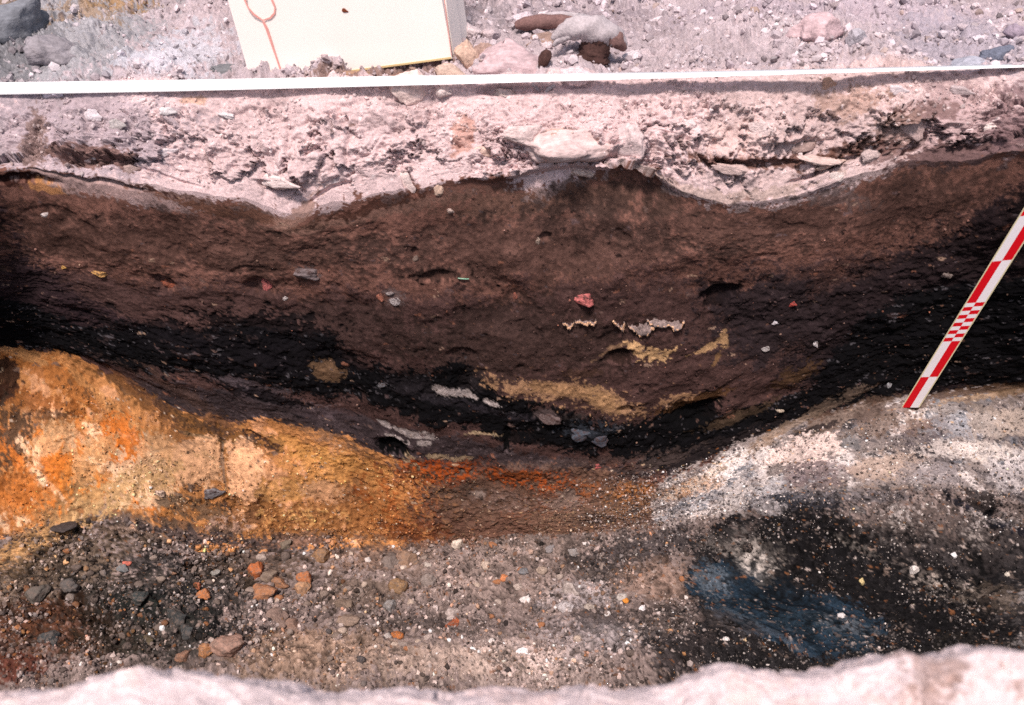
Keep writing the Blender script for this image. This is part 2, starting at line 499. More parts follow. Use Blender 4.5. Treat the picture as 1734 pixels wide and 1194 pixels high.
for bx, by, w, h, r in ((740, 776, 18, 5, 0), (782, 779, 20, 5, -6), (692, 772, 14, 5, 10), (700, 788, 20, 4, 20), (820, 735, 34, 3, -3)):
    blob(bx, by, w, h, (184, 160, 128), rot=r, a=0.75, rough=0.8)
blob(664, 757, 30, 14, (9, 8, 10), rot=-4, a=1.0, rough=0.5)  # darkness of the hole painted black over its dented hollow
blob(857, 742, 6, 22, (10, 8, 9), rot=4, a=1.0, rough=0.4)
# tan clay lenses
poly([(800, 626), (840, 642), (900, 650), (950, 648), (1000, 655), (1040, 668), (1060, 690), (1100, 694), (1160, 678), (1180, 668), (1140, 664), (1100, 704), (1050, 702), (1020, 690), (980, 678), (920, 668), (850, 656)],
     (158, 122, 92), feather=0.010, rough=(0.004, 0.010, 0.008), a=0.85, speck=0.30)
blob(950, 658, 60, 10, (176, 136, 98), rot=10, a=0.7)
blob(1025, 676, 30, 16, (182, 142, 102), rot=25, a=0.75)
blob(1180, 680, 60, 10, (126, 88, 56), rot=-8, a=0.6)
poly([(1060, 585), (1090, 588), (1120, 592), (1146, 584), (1140, 596), (1125, 614), (1100, 612), (1080, 602)], (194, 156, 114), feather=0.005, rough=(0.0, 0.004, 0.004))
blob(1040, 592, 34, 5, (150, 118, 92), rot=-24, a=0.8)
blob(1196, 591, 24, 6, (186, 148, 108), rot=-10, a=0.85)
blob(1225, 576, 9, 14, (172, 136, 98), rot=-20, a=0.8)
blob(1214, 606, 5, 12, (140, 106, 70), rot=25, a=0.7)
blob(1052, 606, 26, 12, (50, 34, 28), a=0.7)
blob(560, 630, 24, 14, (122, 94, 70), rot=10, a=0.8)
blob(1350, 634, 34, 18, (96, 70, 46), rot=-10, a=0.7)
blob(1250, 705, 60, 12, (90, 72, 56), rot=-6, a=0.7)
blob(985, 630, 30, 8, (104, 76, 62), a=0.6)
blob(970, 705, 26, 5, (90, 80, 78), a=0.4)
blob(520, 462, 24, 10, (108, 98, 98), rot=15, a=0.7)
blob(665, 500, 26, 16, (120, 106, 104), a=0.6, speck=0.42)
# --- orange natural, left
poly([(-40, 590), (60, 600), (130, 606), (165, 628), (215, 660), (290, 694), (380, 712), (460, 712), (540, 726), (600, 745), (640, 765), (690, 785), (740, 800), (700, 830), (730, 870), (690, 930), (330, 930), (260, 876), (150, 868), (-40, 915)],
     (180, 124, 76), feather=0.007, rough=(0.006, 0.008, 0.004))
OR_ = [(-40, 590), (130, 606), (290, 694), (460, 712), (600, 745), (690, 790), (640, 925), (330, 915), (150, 868), (-40, 915)]
poly(OR_, (192, 142, 106), feather=0.02, field=(G0 + 0.6 * G1, 0.1, 0.9), a=0.7)
poly(OR_, (140, 92, 50), feather=0.02, field=(-G0 + 0.8 * G1, 0.35, 1.0), a=0.6)
blob(90, 630, 120, 26, (170, 104, 50), rot=22, a=0.7)
blob(40, 600, 40, 8, (200, 150, 100), rot=10, a=0.6)
blob(190, 690, 120, 10, (196, 142, 90), rot=30, a=0.6)
blob(60, 680, 90, 20, (150, 88, 40), rot=8, a=0.75)
blob(10, 640, 24, 40, (64, 44, 40), a=0.85)
blob(20, 745, 46, 60, (84, 66, 54), a=0.85)
blob(90, 702, 46, 10, (60, 46, 40), a=0.7, speck=0.40)
blob(330, 718, 150, 14, (126, 86, 48), rot=8, a=0.8)
blob(330, 720, 150, 14, (56, 44, 36), rot=8, a=0.7, speck=0.62)
blob(560, 760, 130, 40, (96, 66, 40), rot=14, a=0.6, speck=0.66)
blob(180, 690, 160, 24, (80, 60, 44), rot=18, a=0.7, speck=0.62)
blob(250, 680, 80, 14, (138, 92, 56), rot=30, a=0.6)
OL = [(-40, 745), (60, 735), (150, 722), (250, 730), (290, 800), (260, 860), (120, 880), (-40, 905)]
poly(OL, (206, 120, 52), feather=0.03, field=(SMEAR, -0.1, 0.5), a=0.85)
poly(OL, (222, 184, 148), feather=0.03, field=(-SMEAR, 0.0, 0.6), a=0.8)
blob(110, 775, 50, 70, (206, 118, 44), rot=35, a=0.5, speck=0.35)
blob(40, 830, 60, 40, (196, 120, 60), rot=-35, a=0.7)
blob(205, 745, 42, 46, (206, 112, 40), rot=15, a=0.75, speck=0.3)
blob(140, 820, 40, 40, (206, 132, 66), rot=35, a=0.7)
blob(85, 745, 26, 40, (214, 176, 134), rot=35, a=0.6)
blob(160, 770, 22, 50, (214, 168, 120), rot=35, a=0.6)
blob(235, 820, 60, 44, (222, 184, 148), rot=-20, a=0.8)
blob(170, 860, 70, 16, (214, 184, 146), rot=-18, a=0.8, speck=0.36)
blob(265, 780, 36, 40, (206, 164, 124), a=0.6)
poly([(292, 752), (320, 740), (365, 740), (378, 770), (378, 812), (350, 826), (300, 820), (290, 790)], (190, 146, 110), feather=0.005, rough=(0.0, 0.004, 0.003))
poly([(382, 742), (425, 738), (450, 780), (445, 830), (430, 900), (400, 880), (385, 820)], (204, 156, 118), feather=0.006, rough=(0.0, 0.004, 0.003))
blob(378, 780, 3, 40, (132, 118, 106), rot=-4, a=0.6, rough=0.3)
blob(340, 738, 44, 3, (110, 92, 70), rot=0, a=0.6)
blob(440, 742, 34, 14, (46, 38, 40), rot=20, a=0.85, speck=0.44)
blob(470, 755, 16, 12, (44, 36, 38), rot=30, a=0.8)
blob(335, 862, 70, 18, (96, 80, 66), a=0.8, speck=0.40)  # shadow in this hollow painted in, speckled with its dark crumbs
blob(325, 826, 20, 8, (60, 54, 54), a=0.8, speck=0.42)
blob(395, 856, 22, 12, (50, 46, 50), a=0.8, speck=0.42)
blob(392, 886, 56, 14, (176, 144, 126), rot=-15, a=0.85)
blob(300, 890, 70, 12, (118, 92, 76), a=0.7)
blob(445, 860, 12, 34, (128, 100, 78), a=0.7)
blob(560, 790, 80, 36, (200, 144, 82), a=0.6)
blob(520, 760, 80, 16, (192, 138, 76), rot=10, a=0.5)
blob(480, 830, 50, 26, (190, 140, 84), a=0.7)
blob(556, 836, 44, 22, (190, 146, 112), a=0.7)
blob(604, 836, 14, 20, (120, 96, 76), rot=20, a=0.6)
blob(590, 836, 3, 14, (100, 84, 72), rot=20, a=0.8, rough=0.2)
blob(520, 872, 110, 26, (158, 106, 62), a=0.8)
blob(520, 872, 110, 26, (206, 160, 100), a=0.8, speck=0.60)
blob(520, 872, 110, 26, (70, 50, 34), a=0.8, speck=0.72)
blob(640, 860, 60, 44, (176, 118, 70), a=0.6)
blob(650, 850, 60, 60, (170, 84, 34), a=0.7, speck=0.62)
blob(630, 860, 80, 50, (84, 60, 44), a=0.6, speck=0.70)
blob(650, 810, 44, 18, (200, 142, 84), rot=30, a=0.5)
blob(330, 690, 170, 16, (78, 60, 54), rot=16, a=0.6, speck=0.5, soft=0.6)
blob(240, 655, 90, 14, (70, 52, 48), rot=26, a=0.6, speck=0.46, soft=0.6)
blob(560, 735, 90, 12, (92, 74, 64), rot=14, a=0.6, speck=0.46, soft=0.6)
blob(40, 700, 90, 40, (120, 78, 44), rot=20, a=0.6, speck=0.5)
blob(560, 905, 130, 10, (104, 86, 76), a=0.7, speck=0.42)
blob(230, 880, 120, 12, (104, 84, 70), rot=6, a=0.7, speck=0.42)
# --- rusty sand, middle
poly([(640, 792), (700, 786), (760, 782), (840, 788), (940, 792), (1040, 802), (1100, 812), (1130, 850), (1110, 892), (980, 905), (880, 912), (800, 925), (690, 925), (672, 870), (700, 830)], (112, 84, 70), feather=0.026, rough=(0.01, 0.014, 0.006))
blob(745, 802, 70, 22, (172, 78, 24), rot=-6, a=0.9, speck=0.40)
blob(700, 806, 26, 12, (70, 56, 40), a=0.6)
blob(900, 810, 80, 26, (160, 74, 24), rot=10, a=0.9, speck=0.46)
blob(1000, 830, 90, 20, (150, 84, 40), rot=12, a=0.7, speck=0.58)
blob(850, 815, 200, 34, (46, 36, 32), a=0.7, speck=0.66)
blob(880, 850, 180, 50, (150, 76, 34), a=0.7, speck=0.66)
blob(880, 850, 180, 50, (52, 42, 38), a=0.7, speck=0.68)
blob(860, 850, 160, 40, (150, 136, 130), a=0.6, speck=0.72)
blob(880, 800, 40, 9, (110, 62, 34), rot=5, a=0.7)
blob(715, 860, 30, 56, (160, 80, 34), rot=-12, a=0.75, speck=0.46)
blob(660, 880, 40, 24, (166, 110, 62), a=0.7, speck=0.35)
blob(780, 830, 50, 14, (70, 62, 56), a=0.6, speck=0.42)
blob(850, 850, 60, 20, (120, 100, 92), a=0.6, speck=0.40)
blob(830, 895, 90, 20, (118, 84, 70), a=0.7)
blob(700, 900, 60, 16, (128, 74, 46), a=0.8)
blob(810, 838, 14, 6, (160, 146, 138), a=0.5, speck=0.45)
blob(950, 850, 40, 18, (140, 122, 114), a=0.5)
blob(1060, 850, 60, 30, (150, 104, 66), a=0.65, speck=0.38)
blob(1000, 870, 70, 20, (98, 80, 70), a=0.5)
blob(1080, 830, 40, 16, (160, 100, 50), a=0.6, speck=0.42)
blob(960, 785, 160, 8, (98, 82, 78), a=0.5)
blob(668, 850, 60, 70, (150, 84, 40), a=0.75, speck=0.50, soft=0.6)
blob(720, 855, 60, 60, (178, 122, 72), a=0.7, speck=0.56, soft=0.6)
blob(770, 870, 90, 40, (96, 72, 60), a=0.6, speck=0.52, soft=0.6)
# --- grey ashy slope, right
poly([(1130, 815), (1200, 772), (1260, 745), (1330, 722), (1400, 700), (1480, 680), (1560, 672), (1640, 662), (1790, 652), (1790, 850), (1640, 830), (1480, 832), (1320, 856), (1240, 876), (1130, 892), (1100, 850)],
     (142, 130, 126), feather=0.012, rough=(0.008, 0.010, 0.005))
RS = [(1130, 815), (1260, 755), (1400, 710), (1560, 682), (1790, 672), (1790, 850), (1480, 832), (1240, 876), (1110, 880)]
poly(RS, (204, 194, 190), feather=0.02, field=(G0 + 0.7 * G1, 0.1, 0.7), a=0.75)
poly(RS, (88, 82, 84), feather=0.02, field=(-G0 + 0.8 * G1, 0.1, 0.8), a=0.75)
poly(RS, (40, 37, 40), feather=0.02, field=(G1 + G2, 0.85, 1.15), a=0.8)
poly(RS, (124, 128, 136), feather=0.02, field=(WA + 0.5 * G1, 0.35, 0.9), a=0.5)
blob(1640, 662, 120, 9, (94, 70, 52), rot=-4, a=0.8)
blob(1640, 676, 90, 7, (164, 134, 104), rot=-4, a=0.7)
blob(1720, 660, 40, 10, (120, 96, 74), a=0.6)
blob(1420, 678, 70, 12, (104, 88, 76), rot=-14, a=0.8, speck=0.36)
blob(1440, 700, 80, 14, (122, 100, 84), rot=-10, a=0.6)
blob(1330, 724, 70, 8, (136, 116, 100), rot=-14, a=0.7)
blob(1380, 726, 40, 5, (52, 44, 46), rot=-6, a=0.8)
blob(1270, 765, 70, 8, (150, 126, 108), rot=-18, a=0.7)
blob(1225, 800, 52, 26, (214, 204, 200), rot=-25, a=0.85, speck=0.34)
blob(1180, 818, 50, 10, (204, 184, 168), rot=-18, a=0.7)
blob(1160, 830, 60, 16, (170, 120, 70), a=0.55, speck=0.42)
blob(1250, 840, 34, 24, (190, 180, 176), rot=-40, a=0.7)
poly([(1310, 760), (1350, 738), (1410, 735), (1420, 760), (1400, 780), (1340, 790), (1300, 790)], (204, 184, 176), feather=0.008, rough=(0.004, 0.010, 0.006), a=0.85)
blob(1440, 745, 16, 20, (120, 118, 120), a=0.7)
blob(1390, 800, 60, 20, (136, 116, 116), a=0.6)
blob(1420, 810, 60, 18, (96, 82, 82), a=0.5, speck=0.42)
blob(1500, 790, 70, 22, (190, 166, 150), a=0.6)
blob(1560, 722, 60, 12, (120, 94, 82), a=0.6)
blob(1560, 740, 50, 16, (88, 80, 86), a=0.6, speck=0.42)
blob(1640, 720, 60, 20, (150, 150, 156), a=0.7)
blob(1690, 715, 60, 24, (184, 166, 152), a=0.6)
blob(1680, 770, 70, 20, (204, 192, 184), rot=10, a=0.75, speck=0.36)
blob(1610, 760, 50, 14, (208, 196, 190), a=0.6)
blob(1720, 800, 50, 30, (180, 172, 172), a=0.7)
blob(1580, 800, 60, 20, (150, 142, 144), a=0.6)
blob(1620, 690, 90, 12, (126, 112, 104), a=0.5)
blob(1530, 692, 90, 14, (116, 98, 90), rot=-6, a=0.8)
blob(1500, 715, 80, 14, (138, 118, 106), rot=-6, a=0.6)
# --- loose floor, left
blob(100, 900, 200, 22, (186, 148, 102), rot=-22, a=0.85, speck=0.34)
blob(40, 935, 90, 34, (164, 126, 86), rot=-30, a=0.8, speck=0.30)
blob(250, 900, 120, 18, (112, 92, 76), rot=-6, a=0.7)
blob(330, 912, 120, 10, (86, 76, 78), rot=0, a=0.7)
blob(470, 922, 120, 12, (84, 76, 78), rot=0, a=0.7)
blob(90, 980, 160, 60, (104, 88, 72), rot=-15, a=0.8, soft=0.6)
blob(260, 1010, 170, 60, (62, 58, 54), rot=-8, a=0.8, soft=0.6)
blob(250, 950, 80, 16, (66, 62, 62), rot=-10, a=0.7)
blob(240, 1025, 60, 30, (44, 48, 48), a=0.8)
blob(330, 1040, 60, 36, (40, 42, 42), rot=40, a=0.8)
blob(400, 1070, 50, 24, (34, 34, 36), a=0.8)
blob(60, 1060, 110, 50, (84, 58, 42), a=0.8, soft=0.6)
blob(20, 1135, 60, 26, (110, 54, 38), a=0.8)
blob(180, 1090, 100, 30, (74, 62, 48), a=0.7)
blob(430, 960, 90, 30, (92, 74, 58), a=0.6)
blob(500, 1100, 90, 36, (140, 112, 92), a=0.8, soft=0.6)
blob(560, 1115, 150, 46, (166, 140, 122), a=0.7, soft=0.6)
blob(80, 1075, 140, 60, (96, 58, 38), a=0.7, soft=0.6, speck=0.42)
blob(250, 1060, 150, 60, (40, 44, 40), rot=10, a=0.75, soft=0.6, speck=0.44)
blob(350, 1000, 120, 40, (50, 50, 50), rot=10, a=0.6, soft=0.6, speck=0.46)
# --- loose floor, middle
blob(650, 950, 90, 26, (136, 108, 90), a=0.7)
blob(800, 985, 170, 50, (142, 124, 116), a=0.6, soft=0.6)
blob(620, 1010, 70, 24, (116, 98, 84), a=0.6)
blob(700, 1060, 60, 12, (64, 58, 56), a=0.6, speck=0.42)
blob(900, 1120, 150, 44, (190, 170, 162), a=0.8, soft=0.6)
blob(760, 1125, 140, 30, (168, 148, 136), a=0.7, soft=0.6)
blob(1000, 1080, 110, 40, (160, 148, 148), a=0.6, soft=0.6, speck=0.4)
blob(900, 930, 120, 20, (128, 112, 104), a=0.6)
blob(980, 1010, 60, 30, (160, 150, 150), rot=-10, a=0.7, speck=0.32)
blob(1080, 930, 110, 26, (64, 60, 62), rot=-8, a=0.75, speck=0.30)
blob(1020, 970, 70, 16, (70, 64, 62), a=0.7, speck=0.36)
blob(1110, 985, 70, 34, (150, 124, 110), a=0.7, soft=0.6)
blob(1010, 1050, 60, 20, (66, 60, 60), rot=-6, a=0.65, speck=0.36)
blob(1060, 1085, 70, 30, (140, 132, 132), a=0.6, soft=0.6)
blob(1120, 1060, 60, 40, (64, 58, 56), a=0.7, speck=0.34, soft=0.6)
blob(1160, 1110, 80, 40, (56, 52, 54), a=0.8, soft=0.6)
# --- charcoal mound, right
poly([(1180, 908), (1250, 888), (1310, 868), (1400, 872), (1500, 874), (1600, 880), (1680, 880), (1790, 905), (1790, 1200), (1180, 1200), (1210, 1100), (1160, 1000), (1170, 940)], (48, 45, 46), feather=0.022, rough=(0.014, 0.018, 0.008))
poly([(1200, 905), (1320, 870), (1790, 890), (1790, 1150), (1500, 1150), (1200, 1000)], (112, 106, 104), feather=0.02, field=(G0 + 0.8 * G1, 0.5, 1.1), a=0.7)
poly([(1200, 905), (1320, 870), (1790, 890), (1790, 1150), (1500, 1150), (1200, 1000)], (22, 21, 23), feather=0.02, field=(-G0 + 0.8 * G1, 0.3, 0.9), a=0.7)
blob(1560, 890, 200, 40, (92, 82, 78), a=0.75, speck=0.40, soft=0.6)
blob(1640, 930, 140, 50, (74, 67, 66), a=0.6, speck=0.40, soft=0.6)
blob(1400, 915, 60, 40, (19, 17, 19), a=0.85)
blob(1360, 850, 70, 16, (48, 52, 62), rot=12, a=0.85)
blob(1440, 838, 90, 12, (120, 116, 120), rot=6, a=0.6)
blob(1310, 862, 24, 12, (176, 168, 168), rot=20, a=0.8)
blob(1680, 875, 70, 12, (22, 28, 44), rot=25, a=0.85)
blob(1660, 845, 30, 16, (34, 32, 34), a=0.7)
blob(1270, 930, 60, 20, (156, 146, 138), rot=12, a=0.7, speck=0.36)
blob(1282, 955, 26, 26, (190, 180, 172), rot=20, a=0.85)
blob(1225, 915, 50, 16, (120, 112, 108), a=0.6, speck=0.36)
blob(1450, 925, 46, 9, (170, 160, 150), rot=30, a=0.8, speck=0.46)
blob(1560, 970, 80, 16, (164, 150, 140), rot=24, a=0.75, speck=0.52)
blob(1610, 1000, 80, 20, (170, 158, 148), rot=14, a=0.75, speck=0.52)
blob(1680, 1020, 70, 26, (96, 84, 74), a=0.7, speck=0.36)
blob(1600, 1050, 60, 24, (30, 28, 28), a=0.7)
blob(1650, 1090, 80, 20, (62, 56, 50), a=0.6, speck=0.38)
blob(1440, 838, 220, 24, (44, 41, 43), rot=-2, a=0.75, speck=0.54, soft=0.6)
blob(1600, 868, 170, 20, (160, 150, 146), rot=4, a=0.7, speck=0.60, soft=0.6)
blob(1500, 905, 200, 30, (150, 140, 134), rot=4, a=0.7, speck=0.66, soft=0.6)
poly([(1190, 900), (1300, 862), (1400, 868), (1520, 905), (1640, 985), (1740, 1080), (1500, 1110), (1330, 990)], (27, 25, 27), feather=0.03, field=(G0 * 0.6 + 0.8 * G1, -0.55, 0.05), a=0.75)
# blue ash
poly([(1175, 970), (1215, 955), (1290, 985), (1340, 1005), (1420, 1010), (1470, 1040), (1500, 1060), (1490, 1090), (1420, 1110), (1380, 1120), (1300, 1090), (1240, 1060), (1200, 1030), (1175, 1000)],
     (38, 54, 68), feather=0.014, rough=(0.006, 0.012, 0.005))
blob(1210, 985, 40, 30, (98, 108, 118), rot=30, a=0.75)
blob(1330, 1020, 100, 26, (32, 46, 58), rot=18, a=0.7)
blob(1380, 1060, 100, 20, (44, 60, 72), rot=25, a=0.7)
blob(1440, 1060, 60, 16, (104, 108, 112), rot=15, a=0.5, speck=0.40)
blob(1290, 1065, 70, 8, (88, 98, 108), rot=32, a=0.6)
blob(1330, 1085, 60, 6, (70, 82, 96), rot=32, a=0.5)
blob(1240, 1060, 60, 20, (90, 82, 80), rot=30, a=0.5, speck=0.36)
BL = [(1180, 975), (1290, 985), (1420, 1010), (1495, 1065), (1400, 1112), (1300, 1085), (1200, 1030)]
poly(BL, (84, 94, 102), feather=0.02, field=(BRUSH, 0.5, 1.1), a=0.5)
poly(BL, (17, 22, 32), feather=0.02, field=(-BRUSH, 0.25, 0.85), a=0.7)
# near bank
nb = slice(START[16] - 8, NR)
paint(nb, (smooth(0.15, 0.6, G0[nb] + 0.4 * G1[nb]) * 0.45).astype(np.float32), (196, 168, 160))
paint(nb, (smooth(0.30, 0.42, Xb[nb]) * smooth(-0.1, 0.5, G0[nb] + 0.4 * WA[nb] + 0.3 * G1[nb]) * 0.75).astype(np.float32), (148, 124, 116))  # brownish shading on the right of the bank put into the colour
blobs_near = START[16]

# --- natural variation inside every layer
rows_all = slice(0, NR)
V = 1.0 + 0.06 * WA + 0.08 * G0 + 0.10 * G1 + 0.08 * G2
V[START[7]:START[9]] += 0.13 * STREAK[START[7]:START[9]] + 0.14 * G1[START[7]:START[9]] + 0.14 * G2[START[7]:START[9]]
V[START[9]:START[11]] += 0.12 * G1[START[9]:START[11]] + 0.12 * G2[START[9]:START[11]]
V[START[11]:START[14]] += 0.42 * G1[START[11]:START[14]] + 0.34 * G2[START[11]:START[14]] + 0.12 * G0[START[11]:START[14]]
COLR *= np.clip(V, 0.28, 1.9)[..., None]


def sprinkle(rows, cell, seed, keep, palette, size=0.42, where=None):
    """coloured grains set in the soil, one random tint per grain"""
    sl = slice(rows[0], rows[1])
    d1, d2, rid, _low = cells(Xb[sl] + 0.45 * cell * G2[sl], S2[sl] * 1.25 + 0.45 * cell * G1[sl], cell, seed)
    r2 = (rid * 7919.0) % 1.0
    m = smooth(0.0, 0.10, size * (0.25 + 0.75 * r2) + 0.10 * G2[sl] - d1).astype(np.float32) * (rid < keep * (0.5 + 0.9 * (G0[sl] > 0.1))) * 0.8
    if where is not None:
        m *= where[sl]
    idx = np.minimum((((rid * 104729.0) % 1.0) * len(palette)).astype(int), len(palette) - 1)
    pal = lin(np.array(palette))
    c = pal[idx]
    COLR[sl] = COLR[sl] * (1 - m[..., None]) + c * m[..., None]


sprinkle((START[2], START[4]), 0.012, 31, 0.22, [(110, 98, 100), (84, 74, 76), (140, 124, 126), (206, 194, 198)])
sprinkle((START[4], START[6]), 0.013, 32, 0.06, [(140, 112, 104), (120, 100, 98), (222, 206, 204)])
wallmask = np.ones((NR, NC), np.float32)
sprinkle((START[7], START[9]), 0.016, 5, 0.05, [(120, 96, 88), (150, 100, 80), (40, 30, 30), (30, 24, 26), (170, 140, 120), (110, 90, 90)])
sprinkle((START[7], START[9]), 0.007, 6, 0.09, [(110, 84, 76), (30, 22, 24), (26, 20, 22), (128, 92, 74), (96, 84, 86)])
sprinkle((START[9], START[11]), 0.006, 8, 0.12, [(60, 48, 40), (40, 34, 34), (190, 156, 116), (150, 92, 44), (110, 92, 80), (200, 180, 160)])
sprinkle((START[9], START[11]), 0.013, 18, 0.05, [(50, 40, 36), (200, 170, 140), (120, 100, 90)])
sprinkle((START[11], START[14]), 0.006, 12, 0.36, [(34, 30, 30), (24, 22, 24), (150, 132, 122), (26, 23, 24), (120, 84, 58), (96, 84, 78)])
sprinkle((START[11], START[14]), 0.010, 13, 0.22, [(150, 130, 118), (40, 36, 36), (176, 160, 152), (140, 92, 60), (104, 92, 86)])

LUM = np.clip(COLR @ np.array([0.3, 0.55, 0.15], np.float32), 0.016, 1)[..., None]
COLR = np.clip(COLR * (LUM / 0.36) ** 0.24, 0, 0.9).astype(np.float32)

# ------------------------------------------------------------------ relief
H = np.zeros((NR, NC), np.float32)
rowi = np.arange(NR)[:, None]


def band(a, b, fa, fb):
    return (smooth(a - fa, a + fa, rowi) * (1 - smooth(b - fb, b + fb, rowi))).astype(np.float32)


inner = (1 - smooth(1.3, 3.0, np.abs(XS)))[None]
g_ground = band(START[2], START[4], 20, 20) * inner
g_cap = band(START[4] - 10, START[6], 14, 3) * inner
g_wall = band(START[7] + 22, START[9], 22, 20) * inner
g_slope = band(START[9], START[11], 12, 8) * inner
g_floor = band(START[11], START[15], 6, 6) * inner
g_near = band(START[16] - 10, START[19], 8, 20) * inner


def clods(scale, seed, warp=0.35, sharp=0.5, shelf=0.0):
    d1, d2, rid, low = cells(Xb + warp * scale * WB, S2 + warp * scale * WA, scale, seed)
    dome = np.sqrt(np.clip(1 - (d1 / 0.85) ** 2, 0, 1))
    edge = smooth(0.0, 0.22, d2 - d1)
    return (dome * (0.35 + 0.65 * rid) * (1 - sharp + sharp * edge) * np.clip(1 + shelf * low, 0.1, 2)).astype(np.float32)


big, mid_, small = clods(0.10, 3), clods(0.042, 4), clods(0.017, 6)
tiny = clods(0.008, 7)
patch = smooth(-0.25, 0.5, fbm(Xb, S2, 0.16, 2, 71))

ov = np.clip((np.interp(XS, TABLES[7][0], TABLES[7][1]) - np.interp(XS, TABLES[6][0], TABLES[6][1]) - 0.003) / 0.010, 0, 1)[None]
g_cap = g_cap * (1 - (1 - ov) * smooth(START[6] - 44, START[6] + 2, rowi)).astype(np.float32)
def facets(scale, seed, warp=0.3):
    d1, d2, rid, low = cells(Xb + warp * scale * G0, S2 + warp * scale * G1, scale, seed)
    gx = ((rid * 5413.0) % 1.0 - 0.5)
    side = vnoise(Xb / scale, S2 / scale, seed + 3) - 0.5
    return (rid - 0.5 + 0.9 * (0.2 + (rid * 911.0) % 1.0) * low + gx * side - 0.25 * (1 - smooth(0.0, 0.12, d2 - d1))).astype(np.float32)


fa, fb, fc_ = facets(0.075, 29, 0.6), facets(0.030, 42, 0.55), facets(0.012, 23)
lowcap = smooth(START[4] + 5, START[6] - 30, rowi).astype(np.float32)
plates = clods(0.070, 14, 0.6, 0.9, 1.3)
faces_ = clods(0.030, 15, 0.6, 0.85, 1.2)
gH = (0.012 * WA + 0.003 * small * patch + 0.012 * fb * patch + 0.006 * fc_ + 0.018 * mid_ * smooth(-0.2, 0.4, WA) + 0.010 * faces_ * patch + 0.002 * tiny + 0.005 * G1 + 0.002 * WC)
gH -= gH[START[3]:START[4], 60:-60].mean()
H += g_ground * gH
capH = 0.014 * WA + 0.018 * big * (0.3 + 0.7 * patch) + 0.030 * fa * (0.35 + 0.65 * lowcap) + 0.012 * fb * smooth(0.0, 0.6, G0) + 0.004 * fc_ * smooth(-0.1, 0.5, -WA) + 0.008 * faces_ * patch * smooth(-0.2, 0.4, G0) + 0.002 * small * (1 - 0.7 * lowcap) * patch + 0.002 * G1 + 0.0012 * G2
capH -= capH[START[4] + 15:START[6] - 15, 60:-60].mean()
H += g_cap * smooth(START[4] + 4, START[4] + 34, rowi).astype(np.float32) * capH
coalm = (1 - smooth(0.012, 0.03, COLR.mean(-1))).astype(np.float32)
H += g_wall * (0.010 * WA + 0.0030 * G0 + 0.0015 * G1 + 0.0008 * G2 + 0.0005 * STREAK + 0.0009 * fb * patch + 0.0004 * fc_ * patch + coalm * (0.004 * G1 + 0.002 * fb + 0.0015 * fc_) - 0.003 * smooth(0.55, 0.9, fbm(Xb, S2 * 1.4, 0.05, 2, 55)))
H += g_slope * (0.008 * WA + 0.005 * G0 + 0.0035 * G1 + 0.0016 * G2 + 0.003 * tiny * patch + 0.003 * fb * patch + 0.0018 * fc_ + 0.0008 * SMEAR)
rough_ = 1 - 0.75 * ((COLR[..., 2] > COLR[..., 0] * 1.12))
H += g_floor * (0.010 * WA + rough_ * (0.008 * G0 + 0.007 * G1 + 0.010 * faces_ * patch + 0.008 * small * patch + 0.0035 * tiny + 0.0022 * G2))
H += g_near * (0.007 * WA + 0.004 * G0 + 0.004 * fb + 0.0015 * fc_ - 0.009)


def dent(px, py, rx, ry, depth, rot=0.0):
    i, j = locate(px, py)
    i1, i2 = max(i - 4, R0), min(i + 4, R1)
    dsd = max((PYb[i2, j] - PYb[i1, j]) / (Srow[i2] - Srow[i1] + 1e-9), 120.0)
    dxd = (PXb[i, j + 4] - PXb[i, j - 4]) / (XS[j + 4] - XS[j - 4])
    R = max(rx, ry) * 2
    sl = window(XS[j] - R / dxd, XS[j] + R / dxd, Srow[i] - R / dsd, Srow[i] + R / dsd)
    u = (Xb[sl] - XS[j]) * dxd
    v = (S2[sl] - Srow[i]) * dsd
    ca, sa = math.cos(math.radians(rot)), math.sin(math.radians(rot))
    r = np.sqrt(((u * ca + v * sa) / rx) ** 2 + ((-u * sa + v * ca) / ry) ** 2) + 0.22 * WB[sl]
    H[sl] -= (depth * (1 - smooth(0.6, 1.15, r))).astype(np.float32)


